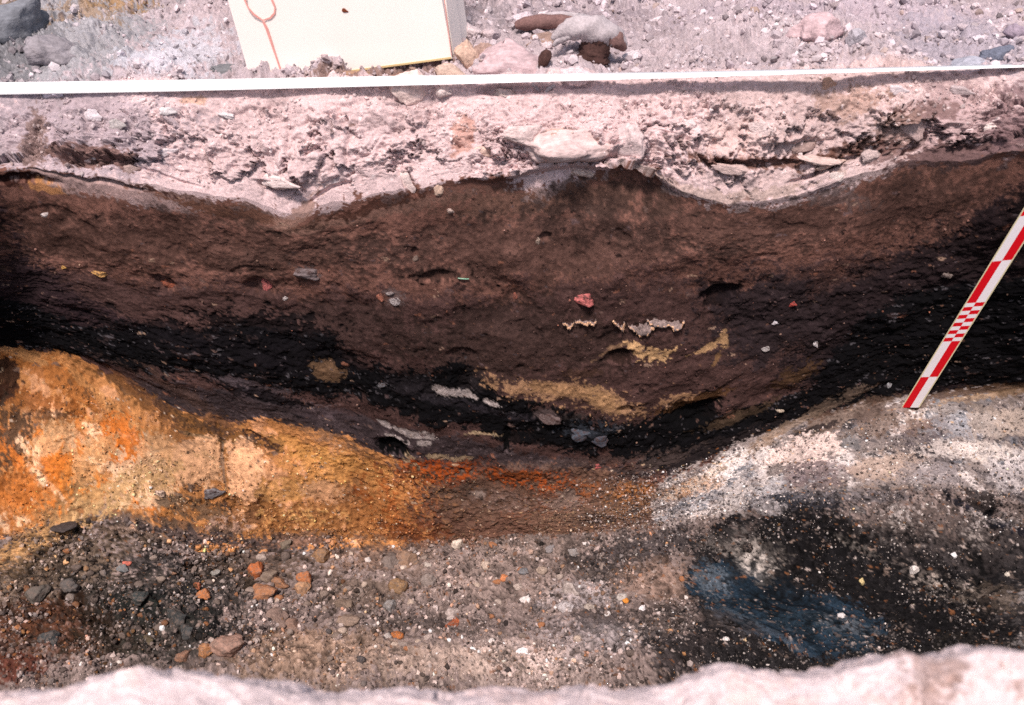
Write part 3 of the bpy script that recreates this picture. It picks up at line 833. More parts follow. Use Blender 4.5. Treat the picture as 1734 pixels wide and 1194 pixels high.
for a in ((650, 116, 130, 12, 0.020, -6), (700, 166, 46, 18, 0.012), (860, 152, 66, 9, 0.018), (976, 140, 30, 10, 0.014), (378, 780, 4, 40, 0.002, -4), (445, 862, 10, 34, 0.004), (440, 746, 34, 10, 0.010, 20), (335, 862, 60, 16, 0.005), (395, 850, 22, 12, 0.004), (280, 300, 60, 5, 0.008, 10), (664, 757, 30, 14, 0.018), (857, 742, 7, 22, 0.010), (1180, 700, 46, 24, 0.018), (1052, 606, 28, 12, 0.012), (1220, 500, 30, 14, 0.012), (740, 468, 36, 9, 0.010, -4), (275, 480, 22, 13, 0.016, 20),
          (440, 490, 26, 16, 0.014), (922, 404, 14, 8, 0.01), (703, 430, 6, 8, 0.008), (1290, 278, 95, 7, 0.022, 4), (1400, 285, 70, 6, 0.020, -8), (1385, 248, 34, 9, 0.014, -20), (1020, 268, 90, 5, 0.018, 2),
          (150, 275, 60, 9, 0.014), (60, 240, 16, 32, 0.016), (30, 300, 70, 8, 0.014, 3), (160, 306, 90, 4, 0.010, 3), (1060, 690, 16, 6, 0.008), (780, 600, 26, 12, 0.008), (1680, 870, 50, 8, 0.02, 25),
          (560, 318, 40, 4, 0.010, -16), (455, 312, 20, 8, 0.012), (1100, 250, 10, 24, 0.012), (695, 315, 10, 24, 0.014, -25), (1550, 245, 30, 8, 0.02, -40), (1610, 225, 30, 14, 0.012),
          (960, 245, 70, 26, -0.022), (1062, 240, 36, 24, -0.018), (885, 232, 40, 16, -0.012), (1330, 225, 60, 24, -0.014), (520, 285, 70, 34, -0.012), (110, 235, 60, 36, -0.016), (200, 235, 26, 18, -0.014)):
    dent(*a)

X = Xb + NB[..., 0] * H
Y = Yb + NB[..., 1] * H
Z = Zb + NB[..., 2] * H
ND = normals(X, Y, Z)
if ND[START[3] + 20, NC // 2, 2] < 0:
    ND = -ND


# ------------------------------------------------------------------ materials
def soil_material(name, grain=900.0, bump=0.5, rough=0.96, tint=0.30):
    m = bpy.data.materials.new(name)
    m.use_nodes = True
    nt = m.node_tree
    b = nt.nodes['Principled BSDF']
    b.inputs['Roughness'].default_value = rough
    b.inputs['Specular IOR Level'].default_value = 0.12
    at = nt.nodes.new('ShaderNodeAttribute'); at.attribute_name = 'soil'
    tc = nt.nodes.new('ShaderNodeTexCoord')
    n1 = nt.nodes.new('ShaderNodeTexNoise'); n1.inputs['Scale'].default_value = grain; n1.inputs['Detail'].default_value = 3
    n2 = nt.nodes.new('ShaderNodeTexNoise'); n2.inputs['Scale'].default_value = grain * 0.25; n2.inputs['Detail'].default_value = 4
    nt.links.new(tc.outputs['Object'], n1.inputs['Vector'])
    nt.links.new(tc.outputs['Object'], n2.inputs['Vector'])
    add = nt.nodes.new('ShaderNodeMath'); add.operation = 'ADD'
    nt.links.new(n1.outputs[0], add.inputs[0]); nt.links.new(n2.outputs[0], add.inputs[1])
    mr = nt.nodes.new('ShaderNodeMapRange')
    mr.inputs[1].default_value = 0.6; mr.inputs[2].default_value = 1.4
    mr.inputs[3].default_value = 1 - tint; mr.inputs[4].default_value = 1 + tint
    nt.links.new(add.outputs[0], mr.inputs[0])
    mul = nt.nodes.new('ShaderNodeVectorMath'); mul.operation = 'MULTIPLY'
    nt.links.new(at.outputs['Color'], mul.inputs[0]); nt.links.new(mr.outputs[0], mul.inputs[1])
    nt.links.new(mul.outputs[0], b.inputs['Base Color'])
    bp = nt.nodes.new('ShaderNodeBump'); bp.inputs['Strength'].default_value = bump; bp.inputs['Distance'].default_value = 0.003
    nt.links.new(add.outputs[0], bp.inputs['Height']); nt.links.new(bp.outputs[0], b.inputs['Normal'])
    return m


def plain_material(name, rgb, rough=0.8, grain=300.0, var=0.18, bump=0.3, dist=0.002, spec=0.2, objcol=False, mott=60.0):
    m = bpy.data.materials.new(name)
    m.use_nodes = True
    nt = m.node_tree
    b = nt.nodes['Principled BSDF']
    b.inputs['Roughness'].default_value = rough
    b.inputs['Specular IOR Level'].default_value = spec
    tc = nt.nodes.new('ShaderNodeTexCoord')
    n1 = nt.nodes.new('ShaderNodeTexNoise'); n1.inputs['Scale'].default_value = grain; n1.inputs['Detail'].default_value = 4
    n2 = nt.nodes.new('ShaderNodeTexNoise'); n2.inputs['Scale'].default_value = mott; n2.inputs['Detail'].default_value = 3
    for n in (n1, n2):
        nt.links.new(tc.outputs['Object'], n.inputs['Vector'])
    add = nt.nodes.new('ShaderNodeMath'); add.operation = 'ADD'
    nt.links.new(n1.outputs[0], add.inputs[0]); nt.links.new(n2.outputs[0], add.inputs[1])
    mr = nt.nodes.new('ShaderNodeMapRange')
    mr.inputs[1].default_value = 0.65; mr.inputs[2].default_value = 1.35
    mr.inputs[3].default_value = 1 - var; mr.inputs[4].default_value = 1 + var
    nt.links.new(add.outputs[0], mr.inputs[0])
    mul = nt.nodes.new('ShaderNodeVectorMath'); mul.operation = 'MULTIPLY'
    if objcol:
        oi = nt.nodes.new('ShaderNodeObjectInfo')
        nt.links.new(oi.outputs['Color'], mul.inputs[0])
    else:
        mul.inputs[0].default_value = tuple(lin(rgb))
    nt.links.new(mr.outputs[0], mul.inputs[1])
    nt.links.new(mul.outputs[0], b.inputs['Base Color'])
    bp = nt.nodes.new('ShaderNodeBump'); bp.inputs['Strength'].default_value = bump; bp.inputs['Distance'].default_value = dist
    nt.links.new(n1.outputs[0], bp.inputs['Height']); nt.links.new(bp.outputs[0], b.inputs['Normal'])
    return m


M_SOIL = soil_material('soil')
M_GRIT = soil_material('grit', grain=1200, bump=0.25, tint=0.18)
M_STONE = plain_material('stone', (150, 140, 135), rough=0.95, grain=7, var=0.34, bump=0.55, dist=0.004, objcol=True, mott=2.6)


def stained(name, soil, lo, hi):
    """a stone with the soil it came from caked on it in patches"""
    m = plain_material(name, (150, 140, 135), rough=0.95, grain=6, var=0.35, bump=0.5, dist=0.004, objcol=True, mott=2.2)
    nt = m.node_tree
    src = nt.nodes['Principled BSDF'].inputs['Base Color'].links[0].from_socket
    mx = nt.nodes.new('ShaderNodeMix'); mx.data_type = 'RGBA'
    nz = nt.nodes.new('ShaderNodeTexNoise'); nz.inputs['Scale'].default_value = 2.6; nz.inputs['Detail'].default_value = 6; nz.inputs['Roughness'].default_value = 0.75
    tcn = nt.nodes.new('ShaderNodeTexCoord'); nt.links.new(tcn.outputs['Object'], nz.inputs['Vector'])
    rm = nt.nodes.new('ShaderNodeMapRange'); rm.inputs[1].default_value = lo; rm.inputs[2].default_value = hi
    nt.links.new(nz.outputs[0], rm.inputs[0]); nt.links.new(rm.outputs[0], mx.inputs[0])
    nt.links.new(src, mx.inputs[6]); mx.inputs[7].default_value = (*[float(q) for q in lin(soil)], 1)
    nt.links.new(mx.outputs[2], nt.nodes['Principled BSDF'].inputs['Base Color'])
    return m


M_FIND = stained('stained_find', (70, 52, 49), 0.45, 0.60)
M_DUSTY = stained('dusty_stone', (112, 98, 90), 0.46, 0.66)
M_CARD = plain_material('white_card', (250, 240, 232), rough=0.55, grain=500, var=0.03, bump=0.06, mott=12)
M_CARD_EDGE = plain_material('card_edge', (214, 190, 140), rough=0.7, grain=500, var=0.06, bump=0.05)
M_PINK = plain_material('pink_line', (226, 160, 150), rough=0.6, grain=400, var=0.10, bump=0.0)
M_STAIN = plain_material('brown_stain', (120, 62, 40), rough=0.8, grain=300, var=0.2, bump=0.1)
M_TAPE = plain_material('tape', (240, 240, 240), rough=0.45, grain=200, var=0.02, bump=0.02, mott=8)
M_PRINT = plain_material('tape_print', (236, 222, 230), rough=0.5, var=0.02, bump=0.0)
M_ROD_WHITE = plain_material('rod_white', (246, 238, 240), rough=0.4, grain=300, var=0.04, bump=0.03, mott=30)
M_ROD_RED = plain_material('rod_red', (222, 20, 34), rough=0.4, grain=300, var=0.06, bump=0.03, mott=30)
M_ROD_EDGE = plain_material('rod_edge', (226, 214, 176), rough=0.5, grain=300, var=0.06, bump=0.03, mott=30)


# ------------------------------------------------------------------ object helpers
def grid_object(name, r0, r1, mat):
    n = r1 - r0 + 1
    me = bpy.data.meshes.new(name)
    co = np.stack([X[r0:r1 + 1], Y[r0:r1 + 1], Z[r0:r1 + 1]], -1).reshape(-1, 3).astype(np.float32)
    i = np.arange(n - 1)[:, None] * NC + np.arange(NC - 1)[None]
    q = np.stack([i, i + NC, i + NC + 1, i + 1], -1).reshape(-1, 4)
    me.vertices.add(len(co)); me.vertices.foreach_set('co', co.ravel())
    me.loops.add(q.size); me.loops.foreach_set('vertex_index', q.ravel().astype(np.int32))
    me.polygons.add(len(q)); me.polygons.foreach_set('loop_start', np.arange(0, q.size, 4, dtype=np.int32))
    me.polygons.foreach_set('loop_total', np.full(len(q), 4, np.int32))
    me.polygons.foreach_set('use_smooth', np.ones(len(q), bool))
    ca = me.color_attributes.new('soil', 'FLOAT_COLOR', 'POINT')
    c = np.concatenate([COLR[r0:r1 + 1].reshape(-1, 3), np.ones((len(co), 1))], 1).astype(np.float32)
    ca.data.foreach_set('color', c.ravel())
    me.update(calc_edges=True)
    me.materials.append(mat)
    o = bpy.data.objects.new(name, me)
    COL.objects.link(o)
    o['kind'] = 'structure'
    return o


def tag(o, label, cat, group=None):
    o['label'] = label
    o['category'] = cat
    if group:
        o['group'] = group
    return o


def mesh_obj(name, verts, faces, mat, parent=None, smooth_=False, loc=None):
    me = bpy.data.meshes.new(name)
    me.from_pydata([tuple(v) for v in verts], [], [tuple(f) for f in faces])
    me.update()
    me.materials.append(mat)
    if smooth_:
        me.polygons.foreach_set('use_smooth', np.ones(len(me.polygons), bool))
    o = bpy.data.objects.new(name, me)
    COL.objects.link(o)
    if loc is not None:
        o.location = loc
    if parent is not None:
        o.parent = parent
    return o


def empty(name, loc):
    o = bpy.data.objects.new(name, None)
    o.empty_display_size = 0.05
    o.location = loc
    COL.objects.link(o)
    return o


grid_object('ground', 0, START[4], M_SOIL)
grid_object('pale_topsoil_bank', START[4], START[6], M_SOIL)
grid_object('trench_wall', START[6], START[9], M_SOIL)
grid_object('lower_clay_slope', START[9], START[11], M_SOIL)
grid_object('trench_floor', START[11], START[15], M_SOIL)
grid_object('near_trench_wall', START[15], START[17] - 12, M_SOIL)
grid_object('near_bank', START[17] - 12, NR - 1, M_SOIL)


# ------------------------------------------------------------------ stones
def ico(sub):
    import bmesh
    bm = bmesh.new()
    bmesh.ops.create_icosphere(bm, subdivisions=sub, radius=1.0)
    v = np.array([p.co[:] for p in bm.verts]); f = np.array([[p.index for p in q.verts] for q in bm.faces])
    bm.free()
    return v, f


ICO = {k: ico(k) for k in (1, 2, 3, 4)}


def noise3(v, s, seed):
    return (fbm(v[:, 0] * 1.0 + 0.31 * v[:, 2] + 5, v[:, 1] - 0.27 * v[:, 2] + 3, s, 3, seed) + fbm(v[:, 2] + 0.2 * v[:, 0] + 9, v[:, 1] * 0.4 - v[:, 0] + 1, s, 3, seed + 3)) * 0.5


def stone_shape(seed, sub=3, cuts=7, lump=0.18, depth=0.25):
    r = np.random.default_rng(seed)
    v, f = ICO[sub]
    v = v.copy()
    for _ in range(cuts):                                    # broken facets
        n = r.normal(size=3); n /= np.linalg.norm(n)
        d = 0.50 + depth * r.random()
        over = np.clip(v @ n - d, 0, None)
        v -= over[:, None] * n * 0.96
    v *= (1 + 1.3 * lump * noise3(v * 0.5, 0.55, seed))[:, None]
    v *= (1 + 0.16 * noise3(v, 0.30, seed + 50))[:, None]
    v *= (1 + 0.07 * noise3(v, 0.10, seed + 90))[:, None]
    v /= np.abs(v).max(0)
    return v, f


STONES = {}


def stone_mesh(kind, k, mat=None):
    key = (kind, k, mat.name if mat else '')
    if key not in STONES:
        if kind == 'angular':
            v, f = stone_shape(100 + k, 4, 14, 0.14, 0.30)
        elif kind == 'round':
            v, f = stone_shape(200 + k, 4, 7, 0.16, 0.35)
        elif kind == 'clod':
            v, f = stone_shape(300 + k, 4, 8, 0.34, 0.3)
        elif kind == 'pebble':
            v, f = stone_shape(400 + k, 2, 9, 0.14, 0.3)
        me = bpy.data.meshes.new(kind + '_stone')
        me.from_pydata(v.tolist(), [], f.tolist())
        me.materials.append(mat or M_STONE)
        me.polygons.foreach_set('use_smooth', np.ones(len(me.polygons), bool))
        STONES[key] = me
    return STONES[key]


def spot(px, py, rows=None):
    i, j = locate(px, py, rows or (R0, R1))
    p = Vector((X[i, j], Y[i, j], Z[i, j]))
    n = Vector(ND[max(i - 6, 0):i + 7, max(j - 6, 0):j + 7].reshape(-1, 3).mean(0)).normalized()
    d = (p - Vector(CAM))
    depth = d.y * cp - d.z * sp
    return p, n, depth / F           # metres per reading unit


def stone(px, py, rx, ry, rgb, label, cat='stone', name='stone', kind='angular', k=None, sink=0.35, deep=0.9, tilt=None, group=None, mat=None, back=0.0, y=None):
    """a stone whose outline measures rx by ry half-widths on the photograph, seated on the surface"""
    k = random.randrange(8) if k is None else k
    p, n, mpp = spot(px, py + ry * 0.25)
    me = stone_mesh(kind, k, mat)
    o = bpy.data.objects.new(name, me)
    rw, rh = rx * mpp, ry * mpp
    # its own frame: x along the trench, y away from the viewer, z up
    o.scale = (rw * 1.12, rw * deep, rh * 1.18)
    o.rotation_euler = (math.radians(-12 + random.uniform(-10, 10)), math.radians(random.uniform(-10, 10) if tilt is None else tilt), math.radians(random.uniform(-25, 25)))
    lift = 1 - 2 * sink
    o.location = p + n * (0.6 * min(rh, rw) * lift) + Vector((0, back, 0))
    if y is not None:                                    # a stone measured at a known distance
        qx, qz = at_y(px, py, y)
        o.location = (float(qx), y, float(qz))
    c = lin(rgb)
    o.color = (float(c[0]), float(c[1]), float(c[2]), 1)
    COL.objects.link(o)
    return tag(o, label, cat, group)


# --- beyond the tape
dv, df = ICO[4]
dv = dv.copy()
dv[:, 2] += np.where(dv[:, 2] > -0.2, 0.62 * np.exp(-((dv[:, 0] + 0.22) ** 2 + 0.5 * dv[:, 1] ** 2) / 0.07) + 0.30 * np.exp(-((dv[:, 0] + 0.1) ** 2) / 0.25), 0)
dv[:, 2] -= 0.25 * np.clip(np.abs(dv[:, 0] - 0.05) - 0.35, 0, 1)
for cn, cd in (((0.5, -0.6, 0.62), 0.66), ((-0.6, -0.5, 0.62), 0.64), ((0.1, -1, 0.25), 0.72), ((0.0, 0, -1), 0.55), ((0.9, -0.2, 0.5), 0.74), ((-0.2, -0.9, -0.5), 0.7)):
    cn = np.array(cn) / np.linalg.norm(cn)
    dv -= np.clip(dv @ cn - cd, 0, None)[:, None] * cn * 0.85
dv *= (1 + 0.12 * noise3(dv, 0.5, 5) + 0.09 * noise3(dv, 0.2, 8) + 0.04 * noise3(dv, 0.08, 9))[:, None]
dp, dn, dm = spot(862, 140)
o = mesh_obj('stone', dv, df, M_STONE, None, True, Vector((dp.x, 0.172, 0.014)))
o.scale = (66 * dm, 36 * dm, 30 * dm)
o.color = (*[float(q) for q in lin((186, 162, 164))], 1)
tag(o, 'large pale domed stone with a peaked top behind the tape, right of the white box', 'stone')
stone(788, 93, 20, 25, (196, 166, 148), 'tan upright stone touching the right bottom corner of the white box', kind='round', k=3, deep=0.7, y=0.185)
stone(816, 90, 19, 18, (160, 134, 124), 'small brownish stone between the box corner stone and the domed stone', kind='angular', k=1, deep=0.7, y=0.205)
stone(799, 53, 18, 15, (196, 180, 180), 'pale knobbly stone against the right side of the white box', kind='round', k=5, y=0.325)
stone(832, 60, 18, 14, (182, 166, 168), 'pale stone behind the domed stone and beside the box', kind='angular', k=4, y=0.312)
stone(764, 124, 29, 16, (184, 160, 146), 'tan flat stone behind the tape, below the box corner', kind='round', k=2, deep=0.6, y=0.150)
stone(700, 144, 42, 30, (226, 202, 194), 'round pinkish white stone crossed by the tape in front of the box', kind='round', k=7, deep=0.30, y=0.116)
stone(752, 152, 15, 9, (210, 192, 188), 'small pale stone under the tape, right of the round pinkish stone', kind='round', k=6, sink=0.3)
stone(858, 154, 20, 9, (200, 182, 176), 'low pale stone under the tape, below the large domed stone', kind='angular', k=6, sink=0.35)
stone(976, 126, 27, 17, (206, 188, 190), 'rounded pale stone crossed by the tape, right of the domed stone', kind='round', k=7, deep=0.3, y=0.106)
stone(1072, 90, 17, 10, (208, 196, 198), 'small pale stone beside the curved grey fragment on its right', kind='round', k=0, sink=0.35)
stone(885, 24, 22, 12, (204, 188, 192), 'pale stone at the left end of the long dark fragment', kind='round', k=3, sink=0.35)
stone(925, 70, 44, 18, (150, 126, 116), 'brown flat lump of earth between the domed stone and the curved fragment', cat='clod', name='earth_clod', kind='clod', k=1, sink=0.5)
stone(1380, 70, 46, 25, (192, 166, 168), 'broad pinkish stone with a dark shadow below it, far right of the box', kind='angular', k=5, sink=0.18, deep=0.8)
stone(1392, 52, 14, 12, (170, 150, 144), 'greyish brown knob on top of the broad pinkish stone', kind='angular', k=0, sink=0.3)
stone(1446, 80, 18, 15, (166, 160, 166), 'small grey stone just right of the broad pinkish stone', kind='angular', k=3, sink=0.3)
stone(1690, 92, 26, 14, (104, 108, 122), 'blue grey stone just behind the tape near its right end', kind='angular', k=7, sink=0.3)
stone(1640, 100, 34, 9, (160, 160, 170), 'flat grey slab behind the tape, left of the blue grey stone', kind='angular', k=2, sink=0.4)
stone(1722, 56, 22, 20, (150, 136, 148), 'mauve grey stone at the right edge, behind the blue grey stone', kind='round', k=5, sink=0.35)
stone(1506, 102, 14, 9, (190, 172, 172), 'small pinkish stone behind the tape between the broad stone and the blue grey stone', kind='round', k=1, sink=0.35)
stone(95, 92, 42, 26, (142, 136, 140), 'large smooth grey lump at the far left behind the tape', cat='clod', name='earth_clod', kind='round', k=6, sink=0.35)
stone(28, 50, 52, 40, (120, 122, 128), 'dark grey mound of soil in the far left corner', cat='clod', name='earth_clod', kind='clod', k=3, sink=0.45)
stone(95, 148, 26, 12, (210, 204, 214), 'pale wedge shaped clod touching the tape at the left', cat='clod', name='earth_clod', kind='clod', k=5, sink=0.4)
stone(388, 112, 28, 5, (116, 116, 118), 'dark thin slab lying left of the white box', kind='angular', k=6, sink=0.3)
stone(660, 122, 40, 9, (124, 92, 76), 'brown lump in the shade under the white box', cat='clod', name='earth_clod', kind='clod', k=2, sink=0.45)
stone(610, 128, 26, 7, (150, 120, 100), 'tan lump in the shade under the white box, left of the brown one', cat='clod', name='earth_clod', kind='clod', k=4, sink=0.45)


def tube(path, radii, sides=14, seed=0, amp=0.06, squash=1.0):
    """closed tapered tube through 3-D points (Catmull-Rom), with uneven skin"""
    path = np.array(path, float); radii = np.array(radii, float)
    n = len(path); pts = []; rr = []
    for i in range(n - 1):
        p0, p1, p2, p3 = path[max(i - 1, 0)], path[i], path[i + 1], path[min(i + 2, n - 1)]
        for t in np.arange(6) / 6.0:
            pts.append(0.5 * ((2 * p1) + (-p0 + p2) * t + (2 * p0 - 5 * p1 + 4 * p2 - p3) * t * t + (-p0 + 3 * p1 - 3 * p2 + p3) * t ** 3))
            rr.append(radii[i] * (1 - t) + radii[i + 1] * t)
    pts.append(path[-1]); rr.append(radii[-1])
    pts = np.array(pts)
    verts, faces = [], []
    up = Vector((0.1, 1, 0.2)).normalized()
    for i, p in enumerate(pts):
        d = Vector(pts[min(i + 1, len(pts) - 1)] - pts[max(i - 1, 0)]).normalized()
        a = d.cross(up).normalized(); b = d.cross(a).normalized()
        for s in range(sides):
            th = 2 * math.pi * s / sides
            r = rr[i] * (1 + amp * math.sin(3 * th + i * 0.7 + seed) + amp * random.uniform(-1, 1))
            verts.append(Vector(p) + a * (r * math.cos(th)) + b * (r * squash * math.sin(th)))
    for i in range(len(pts) - 1):
        for s in range(sides):
            a = i * sides + s; b = i * sides + (s + 1) % sides
            faces.append((a, b, b + sides, a + sides))
    verts.append(Vector(pts[0])); verts.append(Vector(pts[-1]))
    c0, c1 = len(verts) - 2, len(verts) - 1
    for s in range(sides):
        faces.append((c0, (s + 1) % sides, s))
        base = (len(pts) - 1) * sides
        faces.append((c1, base + s, base + (s + 1) % sides))
    return verts, faces


# curved grey fragment with its dark stub, standing behind the tape
M_FRAG = plain_material('grey_fragment', (176, 166, 168), rough=0.9, grain=240, var=0.25, bump=0.5)
M_DARK = plain_material('dark_fragment', (74, 52, 48), rough=0.9, grain=240, var=0.35, bump=0.5)
M_BROWN = plain_material('brown_fragment', (120, 92, 88), rough=0.9, grain=240, var=0.3, bump=0.5)
pA, nA, mpp = spot(1005, 104)
root = empty('curved_fragment', pA)
tag(root, 'curved grey fragment arching over a dark brown stub, right of the domed stone', 'fragment')


def loc_frag(px, py, back=0.0):
    # readings turned into heights and widths on an upright plane through the fragment's foot
    x, z = at_y(px, py, pA.y + back)
    return (float(x) - pA.x, back, float(z) - pA.z)


v, f = tube([loc_frag(934, 66), loc_frag(950, 56), loc_frag(972, 47, .004), loc_frag(1000, 48, .008), loc_frag(1026, 56, .012), loc_frag(1046, 66, .015), loc_frag(1058, 78, .018)],
            [0.003, 0.012, 0.020, 0.025, 0.024, 0.016, 0.006], seed=1, amp=0.10)
mesh_obj('arch', v, f, M_FRAG, root, True)
v, f = tube([loc_frag(938, 78, -.004), loc_frag(946, 68, -.004), loc_frag(962, 60, -.002), loc_frag(980, 58, 0)], [0.003, 0.007, 0.010, 0.010], seed=8, amp=0.12)
mesh_obj('lower_limb', v, f, M_FRAG, root, True)
v, f = tube([loc_frag(1003, 116, .006), loc_frag(1003, 100, .006), loc_frag(1006, 82, .010), loc_frag(1010, 60, .014)], [0.029, 0.033, 0.028, 0.024], seed=3, amp=0.10)
mesh_obj('stub', v, f, M_DARK, root, True)
v, f = tube([loc_frag(1030, 62, .008), loc_frag(1044, 68, .008), loc_frag(1058, 84, .012)], [0.014, 0.016, 0.005], seed=5, amp=0.12)
mesh_obj('spur', v, f, M_BROWN, root, True)
# long dark fragment behind it
pB, nB, mpp = spot(925, 44)
root = empty('long_fragment', pB)
tag(root, 'long low brown fragment with a pale upper edge, behind the curved grey fragment', 'fragment')


def loc_b(px, py, back=0.0):
    x, z = at_y(px, py, pB.y + back)
    return (float(x) - pB.x, back, float(z) - pB.z)


v, f = tube([loc_b(872, 44), loc_b(890, 40), loc_b(920, 37), loc_b(950, 36), loc_b(985, 34)], [0.006, 0.014, 0.015, 0.013, 0.004], seed=2, amp=0.06)
mesh_obj('body', v, f, M_BROWN, root, True)
v, f = tube([loc_b(900, 31, .012), loc_b(930, 27, .012), loc_b(960, 26, .012), loc_b(1000, 30, .012)], [0.004, 0.007, 0.008, 0.004], seed=4, amp=0.06)
mesh_obj('upper_edge', v, f, M_FRAG, root, True)
# dark sherd at the right foot of the domed stone
v, f = stone_shape(901, 3, 8, 0.1)
o = mesh_obj('sherd', v * np.array([0.012, 0.012, 0.022]), f, M_DARK, None, True, spot(922, 112)[0] + Vector((0, -0.02, 0.012)))
o.rotation_euler = (0.2, 0.5, 0.3)
tag(o, 'dark upright sherd at the right foot of the large domed stone', 'sherd')
for kx, ky, ang, lab in ((908, 148, 0.9, 'short pale stick under the tape, below the dark upright sherd'), (930, 152, -0.6, 'pale splinter lying right of the short stick under the tape')):
    p, n, mpp = spot(kx, ky)
    v, f = tube([(-0.012, 0, 0), (0, 0.002, 0.001), (0.013, 0, 0)], [0.003, 0.004, 0.003], 8, kx)
    o = mesh_obj('splinter', v, f, M_FRAG, None, True, p + n * 0.004)
    o.rotation_euler = (0, ang, 0.4)
    tag(o, lab, 'splinter')

# --- clods standing proud of the pale cap
for px, py, rx, ry, c, lab in (
        (962, 246, 72, 26, (204, 180, 176), 'large pinkish white block overhanging the brown layer, right of centre'),
        (1066, 240, 32, 28, (204, 182, 180), 'pale block at the right end of the large overhanging block'),
        (885, 232, 32, 16, (206, 184, 180), 'pale rounded block left of the large overhanging block'),
        (1240, 283, 36, 9, (196, 172, 166), 'flat pale slab in the dark crevice of the topsoil, lower right'),
        (1388, 268, 40, 9, (196, 172, 164), 'thin pinkish slab above the dark crevice of the topsoil'),
        (1398, 276, 32, 8, (188, 164, 152), 'second thin slab directly under the pinkish slab in the crevice'),
        (1365, 245, 24, 10, (150, 128, 122), 'brownish slab tilted in the topsoil above the crevice'),
        (1480, 262, 22, 12, (184, 164, 160), 'pale rounded clod right of the thin slabs'),
        (1556, 235, 12, 30, (164, 136, 124), 'narrow tan clod slanting down the right of the topsoil'),
        (1545, 208, 20, 22, (180, 156, 152), 'pale clod above the narrow slanting clod'),
        (1676, 214, 14, 9, (220, 206, 200), 'bright white stone in the topsoil near the right edge'),
        (1518, 156, 17, 9, (206, 194, 196), 'small pale stone just under the tape at the right'),
        (1626, 154, 22, 9, (176, 160, 160), 'oblong pale stone under the tape, nearest the right edge'),
        (1405, 140, 12, 12, (186, 152, 134), 'reddish tan clod under the tape above the slabs'),
        (1418, 296, 14, 10, (206, 190, 184), 'small white clod at the foot of the topsoil below the slabs'),
        (1160, 208, 22, 9, (216, 198, 196), 'flat pale clod with a shadow line, left of the slab crevice'),
        (1290, 215, 26, 14, (214, 192, 188), 'rounded pale clod above the left end of the crevice'),
        (200, 212, 16, 12, (170, 162, 160), 'grey rounded stone in the topsoil at the left'),
        (150, 190, 22, 10, (194, 184, 188), 'pale clod below the tape at the far left'),
        (285, 190, 18, 7, (204, 196, 196), 'flat whitish stone below the tape at the left'),
        (275, 255, 26, 8, (200, 188, 190), 'long pale clod slanting in the topsoil at the left'),
        (145, 262, 14, 8, (190, 176, 176), 'small pale clod above the dark band at the far left'),
        (222, 285, 14, 8, (164, 142, 136), 'brownish clod at the right end of the dark band'),
        (385, 195, 16, 5, (210, 200, 200), 'thin slanting pale stone below the tape, left of centre'),
        (480, 305, 36, 12, (214, 194, 190), 'broad pale clod low in the topsoil above the tongue of spill'),
        (686, 312, 16, 26, (216, 194, 188), 'narrow pale flake peeling off the topsoil above the brown layer'),
        (745, 318, 9, 11, (206, 176, 156), 'small tan clod at the foot of the topsoil, right of the peeling flake'),
        (818, 252, 18, 8, (210, 182, 168), 'small pinkish clod left of the rounded block'),
        (985, 288, 22, 8, (206, 182, 172), 'pinkish lump under the large overhanging block')):
    stone(px, py, rx, ry, c, lab, cat='clod', name='earth_clod', kind='clod' if ry > 7 else 'angular', sink=0.56 if ry > 15 else 0.48, deep=0.5)

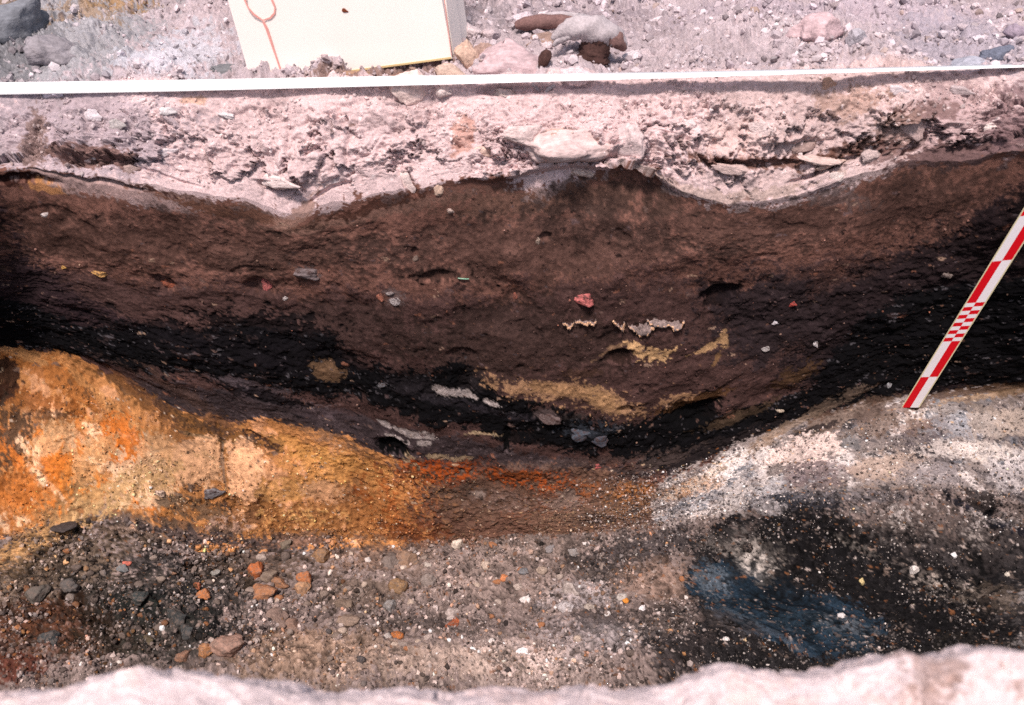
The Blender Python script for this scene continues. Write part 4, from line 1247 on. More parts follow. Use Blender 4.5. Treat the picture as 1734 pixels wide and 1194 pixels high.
# --- finds in the section wall
for px, py, rx, ry, c, lab, cat, nm in (
        (989, 501, 15, 11, (196, 112, 108), 'pink brick fragment in the dark wall above the row of shell pieces', 'brick piece', 'brick_fragment'),
        (450, 488, 9, 13, (196, 112, 108), 'pink and white brick fragment in a dark hollow, left of centre', 'brick piece', 'brick_fragment'),
        (1340, 512, 9, 6, (176, 74, 66), 'small red brick fragment in the wall, left of the ranging pole', 'brick piece', 'brick_fragment'),
        (1013, 790, 8, 7, (188, 100, 98), 'pink brick fragment low in the grey lens above the rusty sand', 'brick piece', 'brick_fragment'),
        (644, 497, 6, 9, (170, 110, 90), 'reddish fragment beside the mottled white patch', 'brick piece', 'brick_fragment'),
        (872, 500, 4, 8, (150, 92, 76), 'small rusty fragment left of the pink brick fragment', 'brick piece', 'brick_fragment'),
        (1312, 543, 10, 7, (226, 220, 224), 'bright white stone in the dark wall below the red brick fragment', 'stone', 'stone'),
        (1298, 588, 9, 5, (196, 190, 188), 'small whitish stone below the bright white stone in the wall', 'stone', 'stone'),
        (1382, 581, 5, 6, (206, 200, 200), 'tiny pale stone in the black soil left of the ranging pole', 'stone', 'stone'),
        (1603, 460, 9, 7, (130, 118, 112), 'grey stone in the dark wall just left of the ranging pole', 'stone', 'stone'),
        (73, 364, 8, 6, (220, 208, 204), 'bright white stone high in the brown layer at the far left', 'stone', 'stone'),
        (671, 506, 11, 8, (190, 180, 178), 'mottled white stone in the brown wall, left of centre', 'stone', 'stone'),
        (660, 492, 8, 5, (150, 140, 138), 'grey stone right above the mottled white stone', 'stone', 'stone'),
        (522, 463, 22, 9, (116, 104, 104), 'grey oblong stone in the brown wall, upper left of centre', 'stone', 'stone'),
        (481, 505, 5, 4, (206, 196, 192), 'tiny white stone right of the pink and white brick fragment', 'stone', 'stone'),
        (280, 482, 12, 9, (140, 80, 60), 'reddish brown stone in a dark hollow at the left', 'stone', 'stone'),
        (108, 454, 6, 3, (206, 160, 90), 'yellow fleck in the dark wall at the far left', 'stone', 'stone'),
        (166, 464, 11, 4, (196, 150, 92), 'yellow streak of stone right of the yellow fleck at the left', 'stone', 'stone'),
        (910, 408, 6, 6, (176, 156, 140), 'small pale stone high in the brown wall at the centre', 'stone', 'stone'),
        (703, 436, 6, 5, (120, 104, 94), 'small rounded stone high in the brown wall, left of centre', 'stone', 'stone'),
        (762, 355, 6, 5, (206, 182, 170), 'pinkish pebble just below the topsoil near the centre', 'stone', 'stone'),
        (646, 654, 11, 5, (120, 122, 126), 'blue grey chip in the black band, left of centre', 'stone', 'stone'),
        (1508, 654, 5, 8, (170, 172, 176), 'pale chip at the foot of the ranging pole', 'stone', 'stone'),
        (1320, 692, 7, 4, (196, 180, 160), 'pale pebble in the black soil above the white ashy slope', 'stone', 'stone'),
        (985, 728, 26, 14, (74, 80, 90), 'blue grey lump in the charcoal below the tan lens', 'stone', 'stone'),
        (1012, 742, 14, 9, (66, 70, 80), 'smaller dark grey lump right of the blue grey lump in the charcoal', 'stone', 'stone'),
        (933, 704, 20, 10, (106, 92, 90), 'brownish grey lump in the charcoal under the tan lens', 'stone', 'stone'),
        (362, 832, 17, 9, (120, 116, 118), 'grey striped stone on the orange clay slope', 'stone', 'stone'),
        (270, 835, 8, 5, (216, 190, 170), 'cream pebble on the orange clay left of the grey striped stone', 'stone', 'stone')):
    stone(px, py, rx * 1.08, ry * 1.08, c, lab, cat=cat, name=nm, kind='clod', sink=0.66 if py < 800 else 0.42, deep=0.6, mat=M_FIND)

# green sliver of glass or copper
p, n, mpp = spot(785, 471)
v, f = tube([(-0.011, 0, 0.0008), (0, -0.001, 0), (0.011, 0, -0.001)], [0.0012, 0.0018, 0.0014], 8, 2)
o = mesh_obj('sliver', v, f, plain_material('green_sliver', (118, 156, 132), rough=0.3, spec=0.5), None, True, p + n * 0.002)
tag(o, 'thin green sliver sticking out of the brown wall near the centre', 'sliver')

# shell pieces in a row: thin curved plates with a bright broken lower edge
M_SHELL = plain_material('shell', (128, 112, 108), rough=0.8, grain=420, var=0.75, bump=0.6, mott=110)
M_SHELL_EDGE = plain_material('shell_edge', (214, 172, 138), rough=0.7, grain=400, var=0.5, bump=0.4, mott=160)


def shell(top, low, label):
    """ragged crust between an upper edge buried in the wall and a broken lower edge that stands out of it"""
    pm, nm_, mpp = spot(*np.mean(np.array(top + low), 0))
    root = empty('shell_fragment', pm)
    tag(root, label, 'shell')
    n, m = 26, 6
    r = np.random.default_rng(int(low[0][0]))
    lx = np.linspace(low[0][0], low[-1][0], n)
    tx_ = np.linspace(top[0][0], top[-1][0], n)
    ly = np.interp(lx, [q[0] for q in low], [q[1] for q in low]) + r.normal(0, 1.3, n)
    tyy = np.interp(tx_, [q[0] for q in top], [q[1] for q in top]) + r.normal(0, 0.8, n)
    V, Fc = [], []
    for i in range(n):
        pw = spot(lx[i], ly[i])[0]
        for k in range(m):
            q = k / (m - 1)
            x_ = tx_[i] * (1 - q) + lx[i] * q
            y_ = tyy[i] * (1 - q) + ly[i] * q
            yo = pw.y + 0.006 - 0.014 * q ** 0.8 + r.normal(0, 0.0006) + 0.0016 * math.sin(i * 0.9)
            wx, wz = at_y(x_, y_, yo)
            V.append(Vector((float(wx), yo, float(wz))) - pm)
    nv = len(V)
    V += [q + Vector((0, 0.006 + 0.002 * math.sin(j * 1.7), 0.002)) for j, q in enumerate(V)]
    for i in range(n - 1):
        for k in range(m - 1):
            a = i * m + k
            Fc.append((a, a + 1, a + m + 1, a + m))
            Fc.append((nv + a, nv + a + m, nv + a + m + 1, nv + a + 1))
        a = i * m
        Fc.append((a, a + m, nv + a + m, nv + a))
        a = i * m + m - 1
        Fc.append((a, nv + a, nv + a + m, a + m))
    for k in range(m - 1):
        Fc.append((k, nv + k, nv + k + 1, k + 1))
        a = (n - 1) * m + k
        Fc.append((a, a + 1, nv + a + 1, nv + a))
    mesh_obj('plate', V, Fc, M_SHELL, root, True)
    path = [V[i * m + m - 1] + Vector((0, 0.003, 0.0006)) for i in range(0, n)]
    v, f = tube(path, [0.0006] + [0.0026 * r.uniform(0.3, 1.0) for _ in range(n - 2)] + [0.0006], 6, 1, 0.2)
    mesh_obj('broken_edge', v, f, M_SHELL_EDGE, root, False)


shell([(953, 546), (972, 547)], [(953, 550), (960, 553), (965, 559), (972, 549)], 'small pale shell tip at the left end of the row of shell pieces')
shell([(974, 543), (1008, 541)], [(974, 548), (985, 550), (993, 551), (1000, 550), (1006, 553), (1010, 546)], 'second piece from the left in the row of shell pieces')
shell([(1038, 542), (1056, 542)], [(1038, 548), (1046, 553), (1055, 562), (1058, 548)], 'narrow pointed white piece in the middle of the row of shell pieces')
shell([(1062, 545), (1110, 548)], [(1064, 554), (1072, 562), (1084, 570), (1098, 569), (1106, 560), (1112, 552)], 'wide grey piece hanging lowest in the row of shell pieces')
shell([(1094, 538), (1160, 543)], [(1096, 544), (1108, 554), (1122, 556), (1135, 553), (1144, 564), (1152, 560), (1160, 548)], 'largest grey curved piece at the right end of the row of shell pieces')

# --- stones on the trench floor
for px, py, rx, ry, c, lab, kd in (
        (433, 966, 15, 19, (178, 104, 62), 'tall bright orange lump on the floor below the orange clay', 'angular'),
        (446, 1002, 22, 15, (166, 116, 84), 'orange brown lump directly below the tall bright orange lump', 'angular'),
        (455, 978, 14, 12, (128, 112, 98), 'grey stone touching the tall orange lump on its right', 'round'),
        (472, 988, 16, 10, (150, 108, 80), 'brown stone between the two large orange lumps', 'round'),
        (515, 980, 14, 12, (174, 110, 70), 'orange lump right of the tall bright orange lump', 'angular'),
        (511, 1000, 15, 13, (178, 138, 106), 'tan lump in front of the right hand orange lump', 'angular'),
        (347, 1008, 12, 10, (180, 114, 70), 'small square orange lump left of the orange group', 'angular'),
        (335, 990, 7, 7, (176, 96, 60), 'little red orange lump above the small square orange lump', 'angular'),
        (348, 1106, 15, 12, (176, 124, 84), 'tan stone near the bottom left, above the near bank', 'angular'),
        (386, 1100, 26, 17, (158, 126, 112), 'pinkish grey lump right of the tan stone at the bottom left', 'round'),
        (465, 1046, 24, 14, (140, 118, 108), 'grey rounded lump below the orange group', 'round'),
        (494, 1058, 18, 12, (142, 114, 100), 'brownish rounded lump right of the grey rounded lump', 'round'),
        (542, 942, 18, 11, (146, 112, 82), 'flat tan stone lying below the golden gravel', 'angular'),
        (484, 920, 11, 8, (118, 106, 92), 'grey angular stone at the upper edge of the floor, left of the flat tan stone', 'angular'),
        (582, 1028, 17, 10, (132, 114, 100), 'grey brown stone in the middle left of the floor', 'round'),
        (590, 1050, 20, 10, (142, 122, 108), 'pale brown stone just below the grey brown stone', 'round'),
        (366, 966, 8, 6, (140, 136, 130), 'small light grey stone left of the tall orange lump', 'round'),
        (660, 952, 16, 11, (122, 110, 104), 'grey stone under the rusty sand, left of centre', 'round'),
        (692, 948, 20, 14, (142, 114, 94), 'brown stone right beside the grey stone under the rusty sand', 'round'),
        (670, 995, 19, 16, (152, 120, 88), 'triangular tan stone in the middle of the floor', 'angular'),
        (730, 990, 16, 14, (138, 126, 120), 'grey lump with a black hollow below it in the middle of the floor', 'round'),
        (658, 1030, 14, 12, (138, 134, 132), 'bluish grey stone below the triangular tan stone', 'angular'),
        (768, 1044, 15, 10, (178, 164, 158), 'pale pinkish stone resting on the rust red stone', 'round'),
        (768, 1060, 15, 10, (170, 92, 58), 'rust red stone in the middle of the floor', 'round'),
        (672, 1073, 13, 8, (186, 112, 58), 'bright orange crumbly lump in the lower middle of the floor', 'angular'),
        (686, 1092, 12, 8, (146, 132, 124), 'grey rounded stone below the bright orange crumbly lump', 'round'),
        (727, 1086, 8, 7, (176, 160, 152), 'pale pebble right of the grey rounded stone in the lower middle', 'round'),
        (656, 1080, 7, 6, (176, 166, 160), 'pale pebble left of the bright orange crumbly lump', 'round'),
        (774, 930, 9, 11, (216, 200, 184), 'white oblong pebble at the upper edge of the floor below the rusty sand', 'round'),
        (622, 950, 6, 6, (206, 196, 190), 'small white pebble left of the grey stone under the rusty sand', 'round'),
        (684, 963, 7, 6, (204, 186, 172), 'cream pebble in front of the brown stone under the rusty sand', 'round'),
        (724, 966, 6, 6, (190, 178, 168), 'pale pebble right of the cream pebble', 'round'),
        (891, 1014, 10, 9, (214, 206, 202), 'round white pebble right of the middle of the floor', 'round'),
        (886, 1102, 11, 5, (232, 226, 224), 'flat bright white pebble near the bottom, right of the middle', 'round'),
        (831, 1084, 6, 4, (226, 216, 210), 'small flat white pebble left of the flat bright white pebble', 'round'),
        (888, 972, 9, 7, (124, 126, 130), 'blue grey stone with a dark shadow, above the round white pebble', 'angular'),
        (854, 982, 8, 6, (196, 128, 88), 'orange pebble left of the blue grey stone', 'round'),
        (879, 996, 8, 7, (186, 170, 160), 'pale pebble just above the round white pebble', 'round'),
        (992, 917, 5, 5, (222, 214, 210), 'small white pebble at the upper edge of the floor right of centre', 'round'),
        (916, 968, 11, 8, (182, 162, 146), 'cream stone right of the blue grey stone', 'angular'),
        (933, 932, 9, 8, (138, 132, 132), 'grey pebble at the upper edge of the floor right of centre', 'round'),
        (972, 934, 10, 7, (146, 140, 138), 'grey pebble with a shadow below it, right of the other grey pebble', 'round'),
        (1050, 1008, 11, 8, (200, 192, 186), 'pale angular pebble in the grey gravel right of centre', 'angular'),
        (1060, 1018, 6, 5, (214, 140, 62), 'bright orange pebble touching the pale angular pebble', 'round'),
        (1090, 1032, 6, 8, (230, 222, 222), 'bright white upright pebble below the bright orange pebble', 'round'),
        (1028, 1037, 6, 5, (206, 200, 196), 'small white pebble left of the bright white upright pebble', 'angular'),
        (965, 1000, 16, 14, (176, 164, 158), 'whitish lump in the grey gravel right of the round white pebble', 'clod'),
        (962, 1032, 16, 10, (184, 176, 176), 'second whitish lump, below the first whitish lump', 'clod'),
        (1000, 1024, 12, 9, (172, 160, 150), 'pale lump right of the second whitish lump', 'clod'),
        (1161, 1010, 4, 4, (226, 212, 204), 'tiny pale pebble left of the blue ash', 'round'),
        (1460, 988, 5, 8, (206, 186, 136), 'yellowish upright pebble on the black mound right of the blue ash', 'round'),
        (1616, 938, 6, 6, (228, 226, 226), 'bright white pebble on the black mound at the right', 'round'),
        (1548, 963, 9, 8, (206, 198, 192), 'pale angular pebble on the black mound left of the white streak', 'angular'),
        (1705, 978, 5, 6, (196, 186, 172), 'pale pebble near the right edge of the black mound', 'round'),
        (1236, 1098, 6, 6, (216, 208, 204), 'white pebble below the blue ash, above the near bank', 'round'),
        (1268, 1096, 5, 4, (214, 186, 150), 'cream pebble right of the white pebble below the blue ash', 'round'),
        (1426, 1044, 7, 4, (214, 208, 206), 'small white pebble at the right end of the blue ash', 'round'),
        (1269, 927, 10, 10, (30, 28, 30), 'black lump in the grey patch above the blue ash', 'round'),
        (1220, 945, 8, 8, (28, 28, 32), 'black lump left of the grey patch above the blue ash', 'round'),
        (62, 1008, 22, 14, (98, 92, 86), 'large grey stone on the floor at the far left', 'angular'),
        (122, 994, 18, 12, (92, 88, 86), 'grey stone right of the large grey stone at the far left', 'round'),
        (210, 958, 10, 7, (116, 120, 122), 'bluish grey stone on the left part of the floor', 'angular'),
        (90, 1086, 20, 12, (62, 66, 68), 'dark blue grey stone at the bottom left', 'angular'),
        (236, 1020, 16, 10, (58, 64, 64), 'dark greenish stone in the black patch at the left', 'angular'),
        (300, 1050, 22, 15, (60, 62, 62), 'dark rounded lump in the black patch at the left', 'clod'),
        (318, 1072, 16, 14, (72, 74, 74), 'dark grey lump below the dark rounded lump', 'clod'),
        (252, 1086, 14, 10, (88, 78, 60), 'olive brown lump at the bottom left', 'clod'),
        (310, 1110, 12, 10, (140, 104, 84), 'pinkish brown stone left of the tan stone at the bottom', 'round'),
        (215, 950, 7, 5, (196, 112, 96), 'pink pebble on the left part of the floor', 'round'),
        (110, 890, 26, 5, (70, 62, 60), 'thin dark slab where the cream gravel meets the orange clay', 'angular')):
    stone(px, py, rx, ry, c, lab, kind='clod' if kd == 'round' and ry > 8 else kd, sink=0.44 if ry > 7 else 0.36, deep=0.9, mat=M_DUSTY if ry > 6 and max(c) < 205 else None)

# many more small stones: each is told apart by its colour and by the larger stone it lies nearest to
import re
LAND = {}
for o in list(COL.objects):
    if o.get('category') in ('stone', 'clod') and o.get('label'):
        short = re.split(r' (?:on|below|directly|touching|between|right of|right beside|right hand|left of|in|near|lying|at|above|under|just|resting|with|beside|behind|leaning|crossed|against|where|standing|slanting|tilted|peeling|low|overhanging|belo|far)\b', o['label'])[0].rstrip(',')
        LAND.setdefault(short, []).append(o)
LAND = [(k, v[0]) for k, v in LAND.items() if len(v) == 1 and len(k.split()) > 2]
USED = set()


def nearby(px, py, word, kind, floor):
    best = []
    for k, o in LAND:
        qx, qy = project(o.location.x, o.location.y, o.location.z)
        if (qy > 880) == floor:
            best.append((math.hypot(qx - px, 1.6 * (qy - py)), k, px - qx, py - qy))
    dd, k, ux, uy = min(best)
    size = 'close ' if dd < 45 else ''
    way = ('right of' if ux > 0 else 'left of') if abs(ux) > 2.2 * abs(uy) else (('below' if uy > 0 else 'above') + (' and right of' if ux > 0 else ' and left of'))
    lab = '%s %s %s%s the %s' % (word, kind, size, way, k)
    return lab if lab not in USED and dd > 16 and len(lab.split()) < 16 else None


made = tries = 0
while made < 80 and tries < 6000:
    tries += 1
    px, py = random.uniform(20, 1180), random.uniform(930, 1125)
    if (py > 1095 and px < 420) or (random.random() < 0.35 and px > 900):
        continue
    c, w = random.choice([((132, 116, 106), 'small grey brown'), ((150, 134, 124), 'small pale brown'), ((100, 88, 82), 'small dark brown'), ((176, 160, 150), 'small light grey'),
                          ((166, 110, 72), 'small orange brown'), ((196, 176, 160), 'small cream'), ((74, 72, 74), 'small charcoal grey')])
    lab = nearby(px, py, w, random.choice(('angular stone', 'loose stone')), True)
    if lab is None:
        continue
    USED.add(lab)
    if px < 420 and py > 960:
        c = tuple(int(q * 0.72) for q in c)
    r = random.uniform(5, 9)
    stone(px, py, r, r * random.uniform(0.6, 0.95), c, lab, kind='pebble', name='small_stone', sink=0.48, mat=M_DUSTY, group='small loose stones in the floor gravel')
    made += 1
made = tries = 0
while made < 60 and tries < 6000:
    tries += 1
    px, py = random.uniform(800, 1725), random.uniform(6, 118)
    c, w = random.choice([((204, 188, 190), 'small pinkish'), ((180, 166, 170), 'small grey'), ((214, 200, 202), 'small whitish'), ((156, 142, 144), 'small dull grey')])
    lab = nearby(px, py, w, random.choice(('clod', 'crumbly clod')), False)
    if lab is None:
        continue
    USED.add(lab)
    r = random.uniform(5, 11)
    stone(px, py, r, r * random.uniform(0.5, 0.8), c, lab, cat='clod', kind='clod', name='small_clod', sink=0.36, group='small pale clods behind the tape')
    made += 1


# ------------------------------------------------------------------ gravel and crumbs nobody could count
def scatter(name, n, weight, size, palette, pal_w=None, label=None, sub=1, blend=0.0, sink=0.3, flat=True, spread=0.5):
    rows = np.where(weight.sum(1) > 0)[0]
    w = weight.ravel().astype(np.float64)
    cdf = np.cumsum(w); cdf /= cdf[-1]
    pick = np.searchsorted(cdf, RNG.random(n))
    co = np.stack([X.ravel()[pick], Y.ravel()[pick], Z.ravel()[pick]], -1)
    nn = ND.reshape(-1, 3)[pick]
    soil = COLR.reshape(-1, 3)[pick]
    v, f = ICO[sub]
    nv, nf = len(v), len(f)
    s = size[0] * (size[1] / size[0]) ** (RNG.random(n) ** 2.6)
    sc = s[:, None] * RNG.uniform(0.65, 1.2, (n, 3))
    q = RNG.normal(size=(n, 4)); q /= np.linalg.norm(q, axis=1, keepdims=True)
    w_, x_, y_, z_ = q.T
    Rm = np.stack([1 - 2 * (y_ ** 2 + z_ ** 2), 2 * (x_ * y_ - z_ * w_), 2 * (x_ * z_ + y_ * w_), 2 * (x_ * y_ + z_ * w_), 1 - 2 * (x_ ** 2 + z_ ** 2), 2 * (y_ * z_ - x_ * w_),
                   2 * (x_ * z_ - y_ * w_), 2 * (y_ * z_ + x_ * w_), 1 - 2 * (x_ ** 2 + y_ ** 2)], -1).reshape(n, 3, 3)
    P_ = v[None] * (1 + RNG.uniform(-0.38, 0.26, (n, nv, 1))) * sc[:, None]
    P_ = np.einsum('nij,nvj->nvi', Rm, P_) + (co + nn * s[:, None] * (1 - 2 * sink) * 0.7)[:, None]
    pal = lin(np.array(palette))
    pi = RNG.choice(len(pal), n, p=None if pal_w is None else np.array(pal_w) / np.sum(pal_w))
    c = pal[pi] * (1 - blend) + soil * blend
    c = np.clip(c * np.exp(RNG.normal(0, spread, (n, 1))), 0.004, 0.75)
    me = bpy.data.meshes.new(name)
    fa = (f[None] + (np.arange(n) * nv)[:, None, None]).reshape(-1, 3)
    me.vertices.add(n * nv); me.vertices.foreach_set('co', P_.astype(np.float32).ravel())
    me.loops.add(fa.size); me.loops.foreach_set('vertex_index', fa.ravel().astype(np.int32))
    me.polygons.add(len(fa)); me.polygons.foreach_set('loop_start', np.arange(0, fa.size, 3, dtype=np.int32))
    me.polygons.foreach_set('loop_total', np.full(len(fa), 3, np.int32))
    me.polygons.foreach_set('use_smooth', np.full(len(fa), not flat, bool))
    ca = me.color_attributes.new('soil', 'FLOAT_COLOR', 'POINT')
    cc = np.repeat(np.concatenate([c, np.ones((n, 1))], 1), nv, 0).astype(np.float32)
    ca.data.foreach_set('color', cc.ravel())
    me.update(calc_edges=True)
    me.materials.append(M_GRIT)
    o = bpy.data.objects.new(name, me)
    COL.objects.link(o)
    o['kind'] = 'stuff'
    if label:
        o['label'] = label
    return o


area = np.zeros((NR, NC), np.float32)
dx = np.gradient(XS)[None]
area[:-1] = step[:, None] * dx
vis = (np.abs(XS) < 1.25)[None]
rowmask = lambda a, b: ((rowi >= a) & (rowi < b)).astype(np.float32) * vis
dark = COLR.mean(-1)
clump = smooth(-0.4, 0.6, fbm(Xb, S2, 0.07, 3, 91))
floor_w = area * rowmask(START[11] + 2, START[13] + 40)
left_w = 1 - smooth(0.25, 0.42, Xb)
blue = ((COLR[..., 2] > COLR[..., 0] * 1.12)).astype(np.float32)
scatter('floor_gravel', 32000, floor_w * left_w * (0.10 + clump), (0.0010, 0.0066),
        [(118, 104, 98), (146, 130, 122), (88, 78, 74), (170, 156, 150), (150, 100, 64), (48, 44, 46), (192, 180, 176), (166, 122, 80)], [5, 4.5, 4, 3, 1.2, 5, 1.3, 1.0],
        'loose brown and grey gravel covering the trench floor', blend=0.55, spread=0.62)
scatter('charcoal_crumbs', 22000, floor_w * (1 - left_w) * (1 - 0.85 * blue) * (0.12 + clump ** 1.6), (0.0008, 0.0034),
        [(30, 28, 30), (46, 43, 44), (92, 86, 84), (146, 136, 130), (194, 184, 178), (150, 112, 84), (20, 19, 21)], [6, 4, 2.5, 2.2, 1.6, 0.5, 4],
        'black charcoal crumbs and pale specks on the right of the floor', blend=0.35)
slope_w = area * rowmask(START[9] + 20, START[11] + 4) * smooth(0.1, 0.7, fbm(Xb, S2, 0.09, 3, 95) + 0.6 * smooth(START[10], START[11], rowi))
slope_w = slope_w + 0.25 * area * rowmask(START[9] + 20, START[11] + 4)
right_s = smooth(0.10, 0.30, Xb)
scatter('ash_crumbs', 14000, (slope_w + 0.4 * area * rowmask(START[9] + 20, START[11] + 30)) * right_s, (0.0008, 0.0036), [(176, 164, 158), (124, 114, 112), (40, 37, 40), (204, 194, 188), (66, 60, 62), (150, 116, 84)], [3, 3, 4, 1.6, 3, 0.7], 'grey and black grit on the ashy slope', blend=0.35)
scatter('clay_crumbs', 7000, slope_w * (1 - right_s), (0.0008, 0.0032), [(184, 150, 110), (112, 84, 62), (44, 38, 38), (204, 184, 160), (140, 96, 60)], [4, 3, 2, 2, 2], 'loose crumbs on the clay slope', blend=0.8)
cap_w = area * rowmask(START[4] - 20, START[6] - 4) * (0.05 + clump ** 2) * (1.2 - lowcap)
scatter('topsoil_crumbs', 5200, cap_w, (0.0010, 0.0052), [(210, 196, 194), (190, 174, 172), (222, 208, 206), (160, 140, 134)], [4, 3, 3, 1], 'pale crumbs of topsoil on the bank', blend=0.6, spread=0.12)
gr_w = area * rowmask(START[2] + 30, START[4] - 8) * (0.10 + clump ** 1.5)
scatter('ground_rubble', 16000, gr_w, (0.0016, 0.0120), [(206, 192, 196), (186, 172, 176), (160, 148, 152), (120, 110, 112), (216, 204, 206), (176, 150, 132)], [4, 4, 3, 1.4, 3, 1], 'pale rubble and grit on the ground behind the tape', blend=0.5, spread=0.22)
wall_w = area * rowmask(START[7] + 10, START[9]) * (0.3 + clump)
scatter('wall_grit', 1500, wall_w, (0.0009, 0.003), [(110, 88, 80), (60, 46, 42), (150, 120, 104), (36, 30, 30), (150, 96, 76)], [4, 4, 1.2, 3, 0.8], 'fine grit in the face of the section', blend=0.6)

# ------------------------------------------------------------------ white box
zb = -0.020
bx0, by0 = at_z(480, 137, zb)       # near left bottom corner
bx1, by1 = at_z(766, 99, 0.016)
b0 = Vector((float(bx0), float(by0), zb)); b1 = Vector((float(bx1), float(by1), 0.016))
box = empty('white_box', b0)
tag(box, 'large white card box with pink fold lines standing behind the tape', 'box')
ex = (b1 - b0).normalized()
lean = Vector((0, 0.10, 1))
perp = Vector((-ex.y, ex.x, 0)).normalized()
upv = (Vector((0, 0, 1)) + perp * 0.10 - ex * 0.135).normalized()
W = (b1 - b0).length
HT, DP, TH = 0.46, 0.24, 0.004
back = ex.cross(upv).normalized() * -1
if back.y < 0:
    back = -back


def slab(name, o0, a, la, b, lb, t, mat, parent, base):
    """a board with corner o0, edges a*la and b*lb, thickness along t"""
    V = []
    for k in (0, 1):
        for (i, j) in ((0, 0), (1, 0), (1, 1), (0, 1)):
            V.append(o0 + a * (la * i) + b * (lb * j) + t * k - base)
    Fc = [(0, 1, 2, 3), (7, 6, 5, 4), (0, 4, 5, 1), (1, 5, 6, 2), (2, 6, 7, 3), (3, 7, 4, 0)]
    o = mesh_obj(name, V, Fc, mat, parent)
    return o


slab('front_panel', b0, ex, W, upv, HT, back * TH, M_CARD, box, b0)
# right side, set back behind the front panel
sr = (ex * 0.62 + back * 0.78).normalized()
side_dir = (Vector((0.60, 0.80, 0)).normalized())
sdir = Vector((0.26, 0.966, 0)).normalized()
snrm = Vector((-sdir.y, sdir.x, 0))
sup = (upv + ex * 0.03).normalized()
slab('side_panel', b1 - ex * 0.0035 + back * (TH + 0.0006), sdir, 0.115, sup, HT, snrm * TH, M_CARD, box, b0)
slab('side_flap', b1 + ex * 0.0012 + back * (TH + 0.012), sdir, 0.055, sup, HT, -snrm * 0.002, M_CARD, box, b0)
# left flap folded slightly back
fl = (-ex * 0.97 + back * 0.12).normalized()
slab('flap', b0 - ex * 0.0006 + fl * 0.0005, fl, 0.062, (upv + ex * 0.012).normalized(), HT, back * TH, M_CARD, box, b0)
# back and lower edge
slab('back_panel', b0 + back * DP, ex, W, upv, HT, back * TH, M_CARD, box, b0)
slab('bottom_panel', b0 + back * (TH + 0.001) + upv * 0.004 + ex * 0.004, ex, W - 0.008, back, DP - 0.007, upv * TH, M_CARD, box, b0)
slab('lower_edge', b0 - back * 0.0012 + ex * 0.002, ex, W - 0.004, upv, 0.0035, back * 0.001, M_CARD_EDGE, box, b0)


def on_front(px, py, off=0.0016):
    """where a reading meets the front of the box"""
    d = Vector([float(q) for q in sightline(px, py)])
    nrm = ex.cross(upv).normalized()
    t = (b0 - Vector(CAM)).dot(nrm) / d.dot(nrm)
    q = Vector(CAM) + d * t
    return q - back * off - b0


def ribbon(name, pts, width, mat, parent, off):
    V, Fc = [], []
    nrm = -back
    for i, p in enumerate(pts):
        d = (pts[min(i + 1, len(pts) - 1)] - pts[max(i - 1, 0)]).normalized()
        s = d.cross(nrm).normalized() * width * 0.5 * (1 + 0.25 * math.sin(i * 1.3))
        V += [p - s, p + s, p - s + nrm * 0.0006, p + s + nrm * 0.0006]
    for i in range(len(pts) - 1):
        a = i * 4
        Fc += [(a + 2, a + 3, a + 7, a + 6), (a, a + 2, a + 6, a + 4), (a + 3, a + 1, a + 5, a + 7), (a + 1, a, a + 4, a + 5)]
    return mesh_obj(name, V, Fc, mat, parent)


loop = [(414, -14), (415, 0), (420, 12), (430, 24), (445, 34), (458, 30), (465, 22), (466, 12), (462, 2), (456, -10)]
fine = []
for i in range(len(loop) - 1):
    for t in (0, 0.5):
        fine.append((loop[i][0] * (1 - t) + loop[i + 1][0] * t, loop[i][1] * (1 - t) + loop[i + 1][1] * t))
fine.append(loop[-1])
ribbon('drawn_loop', [on_front(*p) for p in fine], 0.0030, M_PINK, box, 0)
ribbon('fold_line', [on_front(*p) for p in ((446, 36), (452, 48), (458, 66), (466, 90), (474, 114), (480, 133))], 0.0040, M_PINK, box, 0)
ribbon('fold_line', [on_front(*p) for p in ((751, -14), (755, 20), (760, 60), (764.5, 94))], 0.0014, M_PINK, box, 0)
v, f = stone_shape(77, 2, 4, 0.3)
o = mesh_obj('stain', v * 0.0055 * np.array([1.3, 0.12, 0.7]), f, M_STAIN, box, True, on_front(584, 18, 0.0012))
o.rotation_euler = (0, 0.65, math.atan2(ex.y, ex.x))

# ------------------------------------------------------------------ tape stretched along the brink
tp = [(-260, 156), (0, 150), (280, 145.5), (560, 139.5), (860, 133), (1160, 126.5), (1450, 119), (1734, 111), (2000, 104)]
wid = [(-260, 26), (0, 20), (300, 19), (560, 17.5), (860, 15), (1100, 12), (1400, 9.5), (1734, 8), (2000, 7)]
V, Fc = [], []
N = 120
cen = []
for i in range(N + 1):
    px = -260 + 2260 * i / N
    py = np.interp(px, [a for a, b in tp], [b for a, b in tp])
    w = np.interp(px, [a for a, b in wid], [b for a, b in wid])
    yy = 0.113 - 0.042 * (px / 1734.0)
    x_, z_ = at_y(px, py, yy)
    mp = (yy - CAM[1]) / (cp + (-(py - CY) / F) * sp) / F
    seen = w * mp
    full = 0.0235
    th = math.acos(min(1.0, seen / full))        # the ribbon twists away to the right
    n_view = Vector((0, cp * 0.905 + 0.0, -0.43)).normalized()
    up_ = Vector((0, 0.43, 0.905))
    s = (up_ * math.cos(th) + n_view * math.sin(th)).normalized() * full * 0.5
    c = Vector((float(x_), yy, float(z_)))
    cen.append((c, s))
    t = s.cross(Vector((1, 0, 0))).normalized() * 0.0003
    V += [c - s - t, c + s - t, c + s + t, c - s + t]
for i in range(N):
    a = i * 4
    for k in range(4):
        Fc.append((a + k, a + (k + 1) % 4, a + 4 + (k + 1) % 4, a + 4 + k))
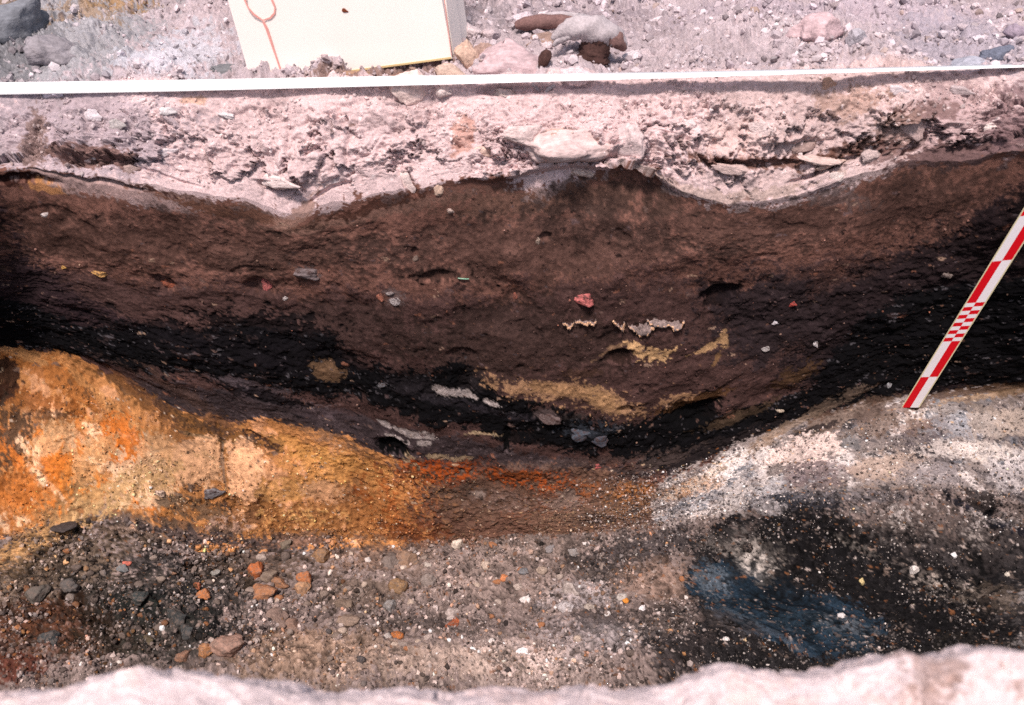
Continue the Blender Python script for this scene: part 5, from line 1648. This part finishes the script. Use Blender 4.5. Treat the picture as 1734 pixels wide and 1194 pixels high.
tape = mesh_obj('measuring_tape', V, Fc, M_TAPE, None, True)
tag(tape, 'white measuring tape stretched tight along the brink of the trench', 'tape')
# faint printed figures, upside down as the tape lies
fc = bpy.data.curves.new('print', 'FONT')
fc.body = '30'
fc.size = 0.017
fc.align_x = 'CENTER'; fc.align_y = 'CENTER'
fo = bpy.data.objects.new('print', fc)
COL.objects.link(fo)
bpy.context.view_layer.update()
me = bpy.data.meshes.new_from_object(fo.evaluated_get(bpy.context.evaluated_depsgraph_get()))
bpy.data.objects.remove(fo)
me.materials.append(M_PRINT)
pr = bpy.data.objects.new('printed_figure', me)
COL.objects.link(pr)
ip = int(round((96 + 260) / 2260 * N))
c, s = cen[ip]
zax = -(s.cross(Vector((1, 0, 0)))).normalized()
if zax.dot(Vector(CAM) - c) < 0:
    zax = -zax
yax = -s.normalized()
xax = yax.cross(zax).normalized()
pr.matrix_world = Matrix.Translation(c + zax * 0.0012) @ Matrix((xax, yax, zax)).transposed().to_4x4()
pr.parent = tape

# ------------------------------------------------------------------ ranging pole
foot_p, foot_n, mpp = spot(1541, 688)
y0 = foot_p.y - 0.012
fx, fz = at_y(1541, 689, y0)
tx_, tz_ = at_y(1760, 338, -0.125)
A = Vector((float(fx), y0, float(fz)))
B = Vector((float(tx_), -0.125, float(tz_)))
axis = (B - A).normalized()
rod = empty('ranging_pole', A)
tag(rod, 'red and white checked ranging pole leaning against the right of the wall', 'scale bar')
view = (Vector(CAM) - A).normalized()
wdir = axis.cross(view).normalized()
if wdir.x < 0:
    wdir = -wdir
face = wdir.cross(axis).normalized()
if face.dot(view) < 0:
    face = -face
# the foot is cut level: readings of the ends of every band along both edges
Wd = 0.0
def along(px, py):
    """distance along the pole of a reading taken on its axis"""
    d = Vector([float(q) for q in sightline(px, py)])
    nrm = face
    t = (A - Vector(CAM)).dot(nrm) / d.dot(nrm)
    q = Vector(CAM) + d * t - A
    return q.dot(axis), q.dot(wdir)


l_edge = along(1526, 690); r_edge = along(1557, 690)
h0 = l_edge[1]; h1 = r_edge[1]
hm = (h0 + h1) / 2
L = (B - A).length + 0.10
cuts_px = [(1541, 690), (1571, 637), (1609, 577), (1650, 513), (1695, 441)]
ds_ = [along(*q)[0] for q in cuts_px]
unit = (ds_[4] - ds_[1]) / 3
d = [ds_[0], ds_[1], ds_[1] + unit, ds_[1] + 2 * unit, ds_[1] + 3 * unit, ds_[1] + 4 * unit, ds_[1] + 5 * unit]
slope_ = (r_edge[0] - l_edge[0]) / (r_edge[1] - l_edge[1])       # bands run level across the leaning pole


def pt(s, w, o):
    return axis * (s + slope_ * w) + wdir * w + face * o


def bar(name, s0, s1, w0, w1, o0, o1, mat):
    V = [pt(s0, w0, o0), pt(s0, w1, o0), pt(s1, w1, o0), pt(s1, w0, o0), pt(s0, w0, o1), pt(s0, w1, o1), pt(s1, w1, o1), pt(s1, w0, o1)]
    return mesh_obj(name, V, [(3, 2, 1, 0), (4, 5, 6, 7), (0, 1, 5, 4), (1, 2, 6, 5), (2, 3, 7, 6), (3, 0, 4, 7)], mat, rod)


bar('core', d[0], d[6], h0, h1, -0.008, 0.0, M_ROD_EDGE)
e = 0.0022
half = [(h0 + e, hm), (hm, h1 - e)]
g = 0.0009
sw = 0
for k in range(6):
    if k == 2:
        for m in range(5):
            for q in (0, 1):
                for r_ in (0, 1):
                    s0 = d[2] + (d[3] - d[2]) * (2 * m + r_) / 10
                    s1 = d[2] + (d[3] - d[2]) * (2 * m + r_ + 1) / 10
                    red = (r_ == 0) == (q == 0)
                    bar('red_band' if red else 'white_band', s0, s1, half[q][0], half[q][1], 0.0, g, M_ROD_RED if red else M_ROD_WHITE)
        continue
    left_red = k in (0, 3, 5)
    for q in (0, 1):
        red = left_red == (q == 0)
        bar('red_band' if red else 'white_band', d[k], d[k + 1], half[q][0], half[q][1], 0.0, g, M_ROD_RED if red else M_ROD_WHITE)

print('objects', len(bpy.data.objects), 'tris', sum(len(o.data.polygons) for o in COL.objects if o.type == 'MESH'))
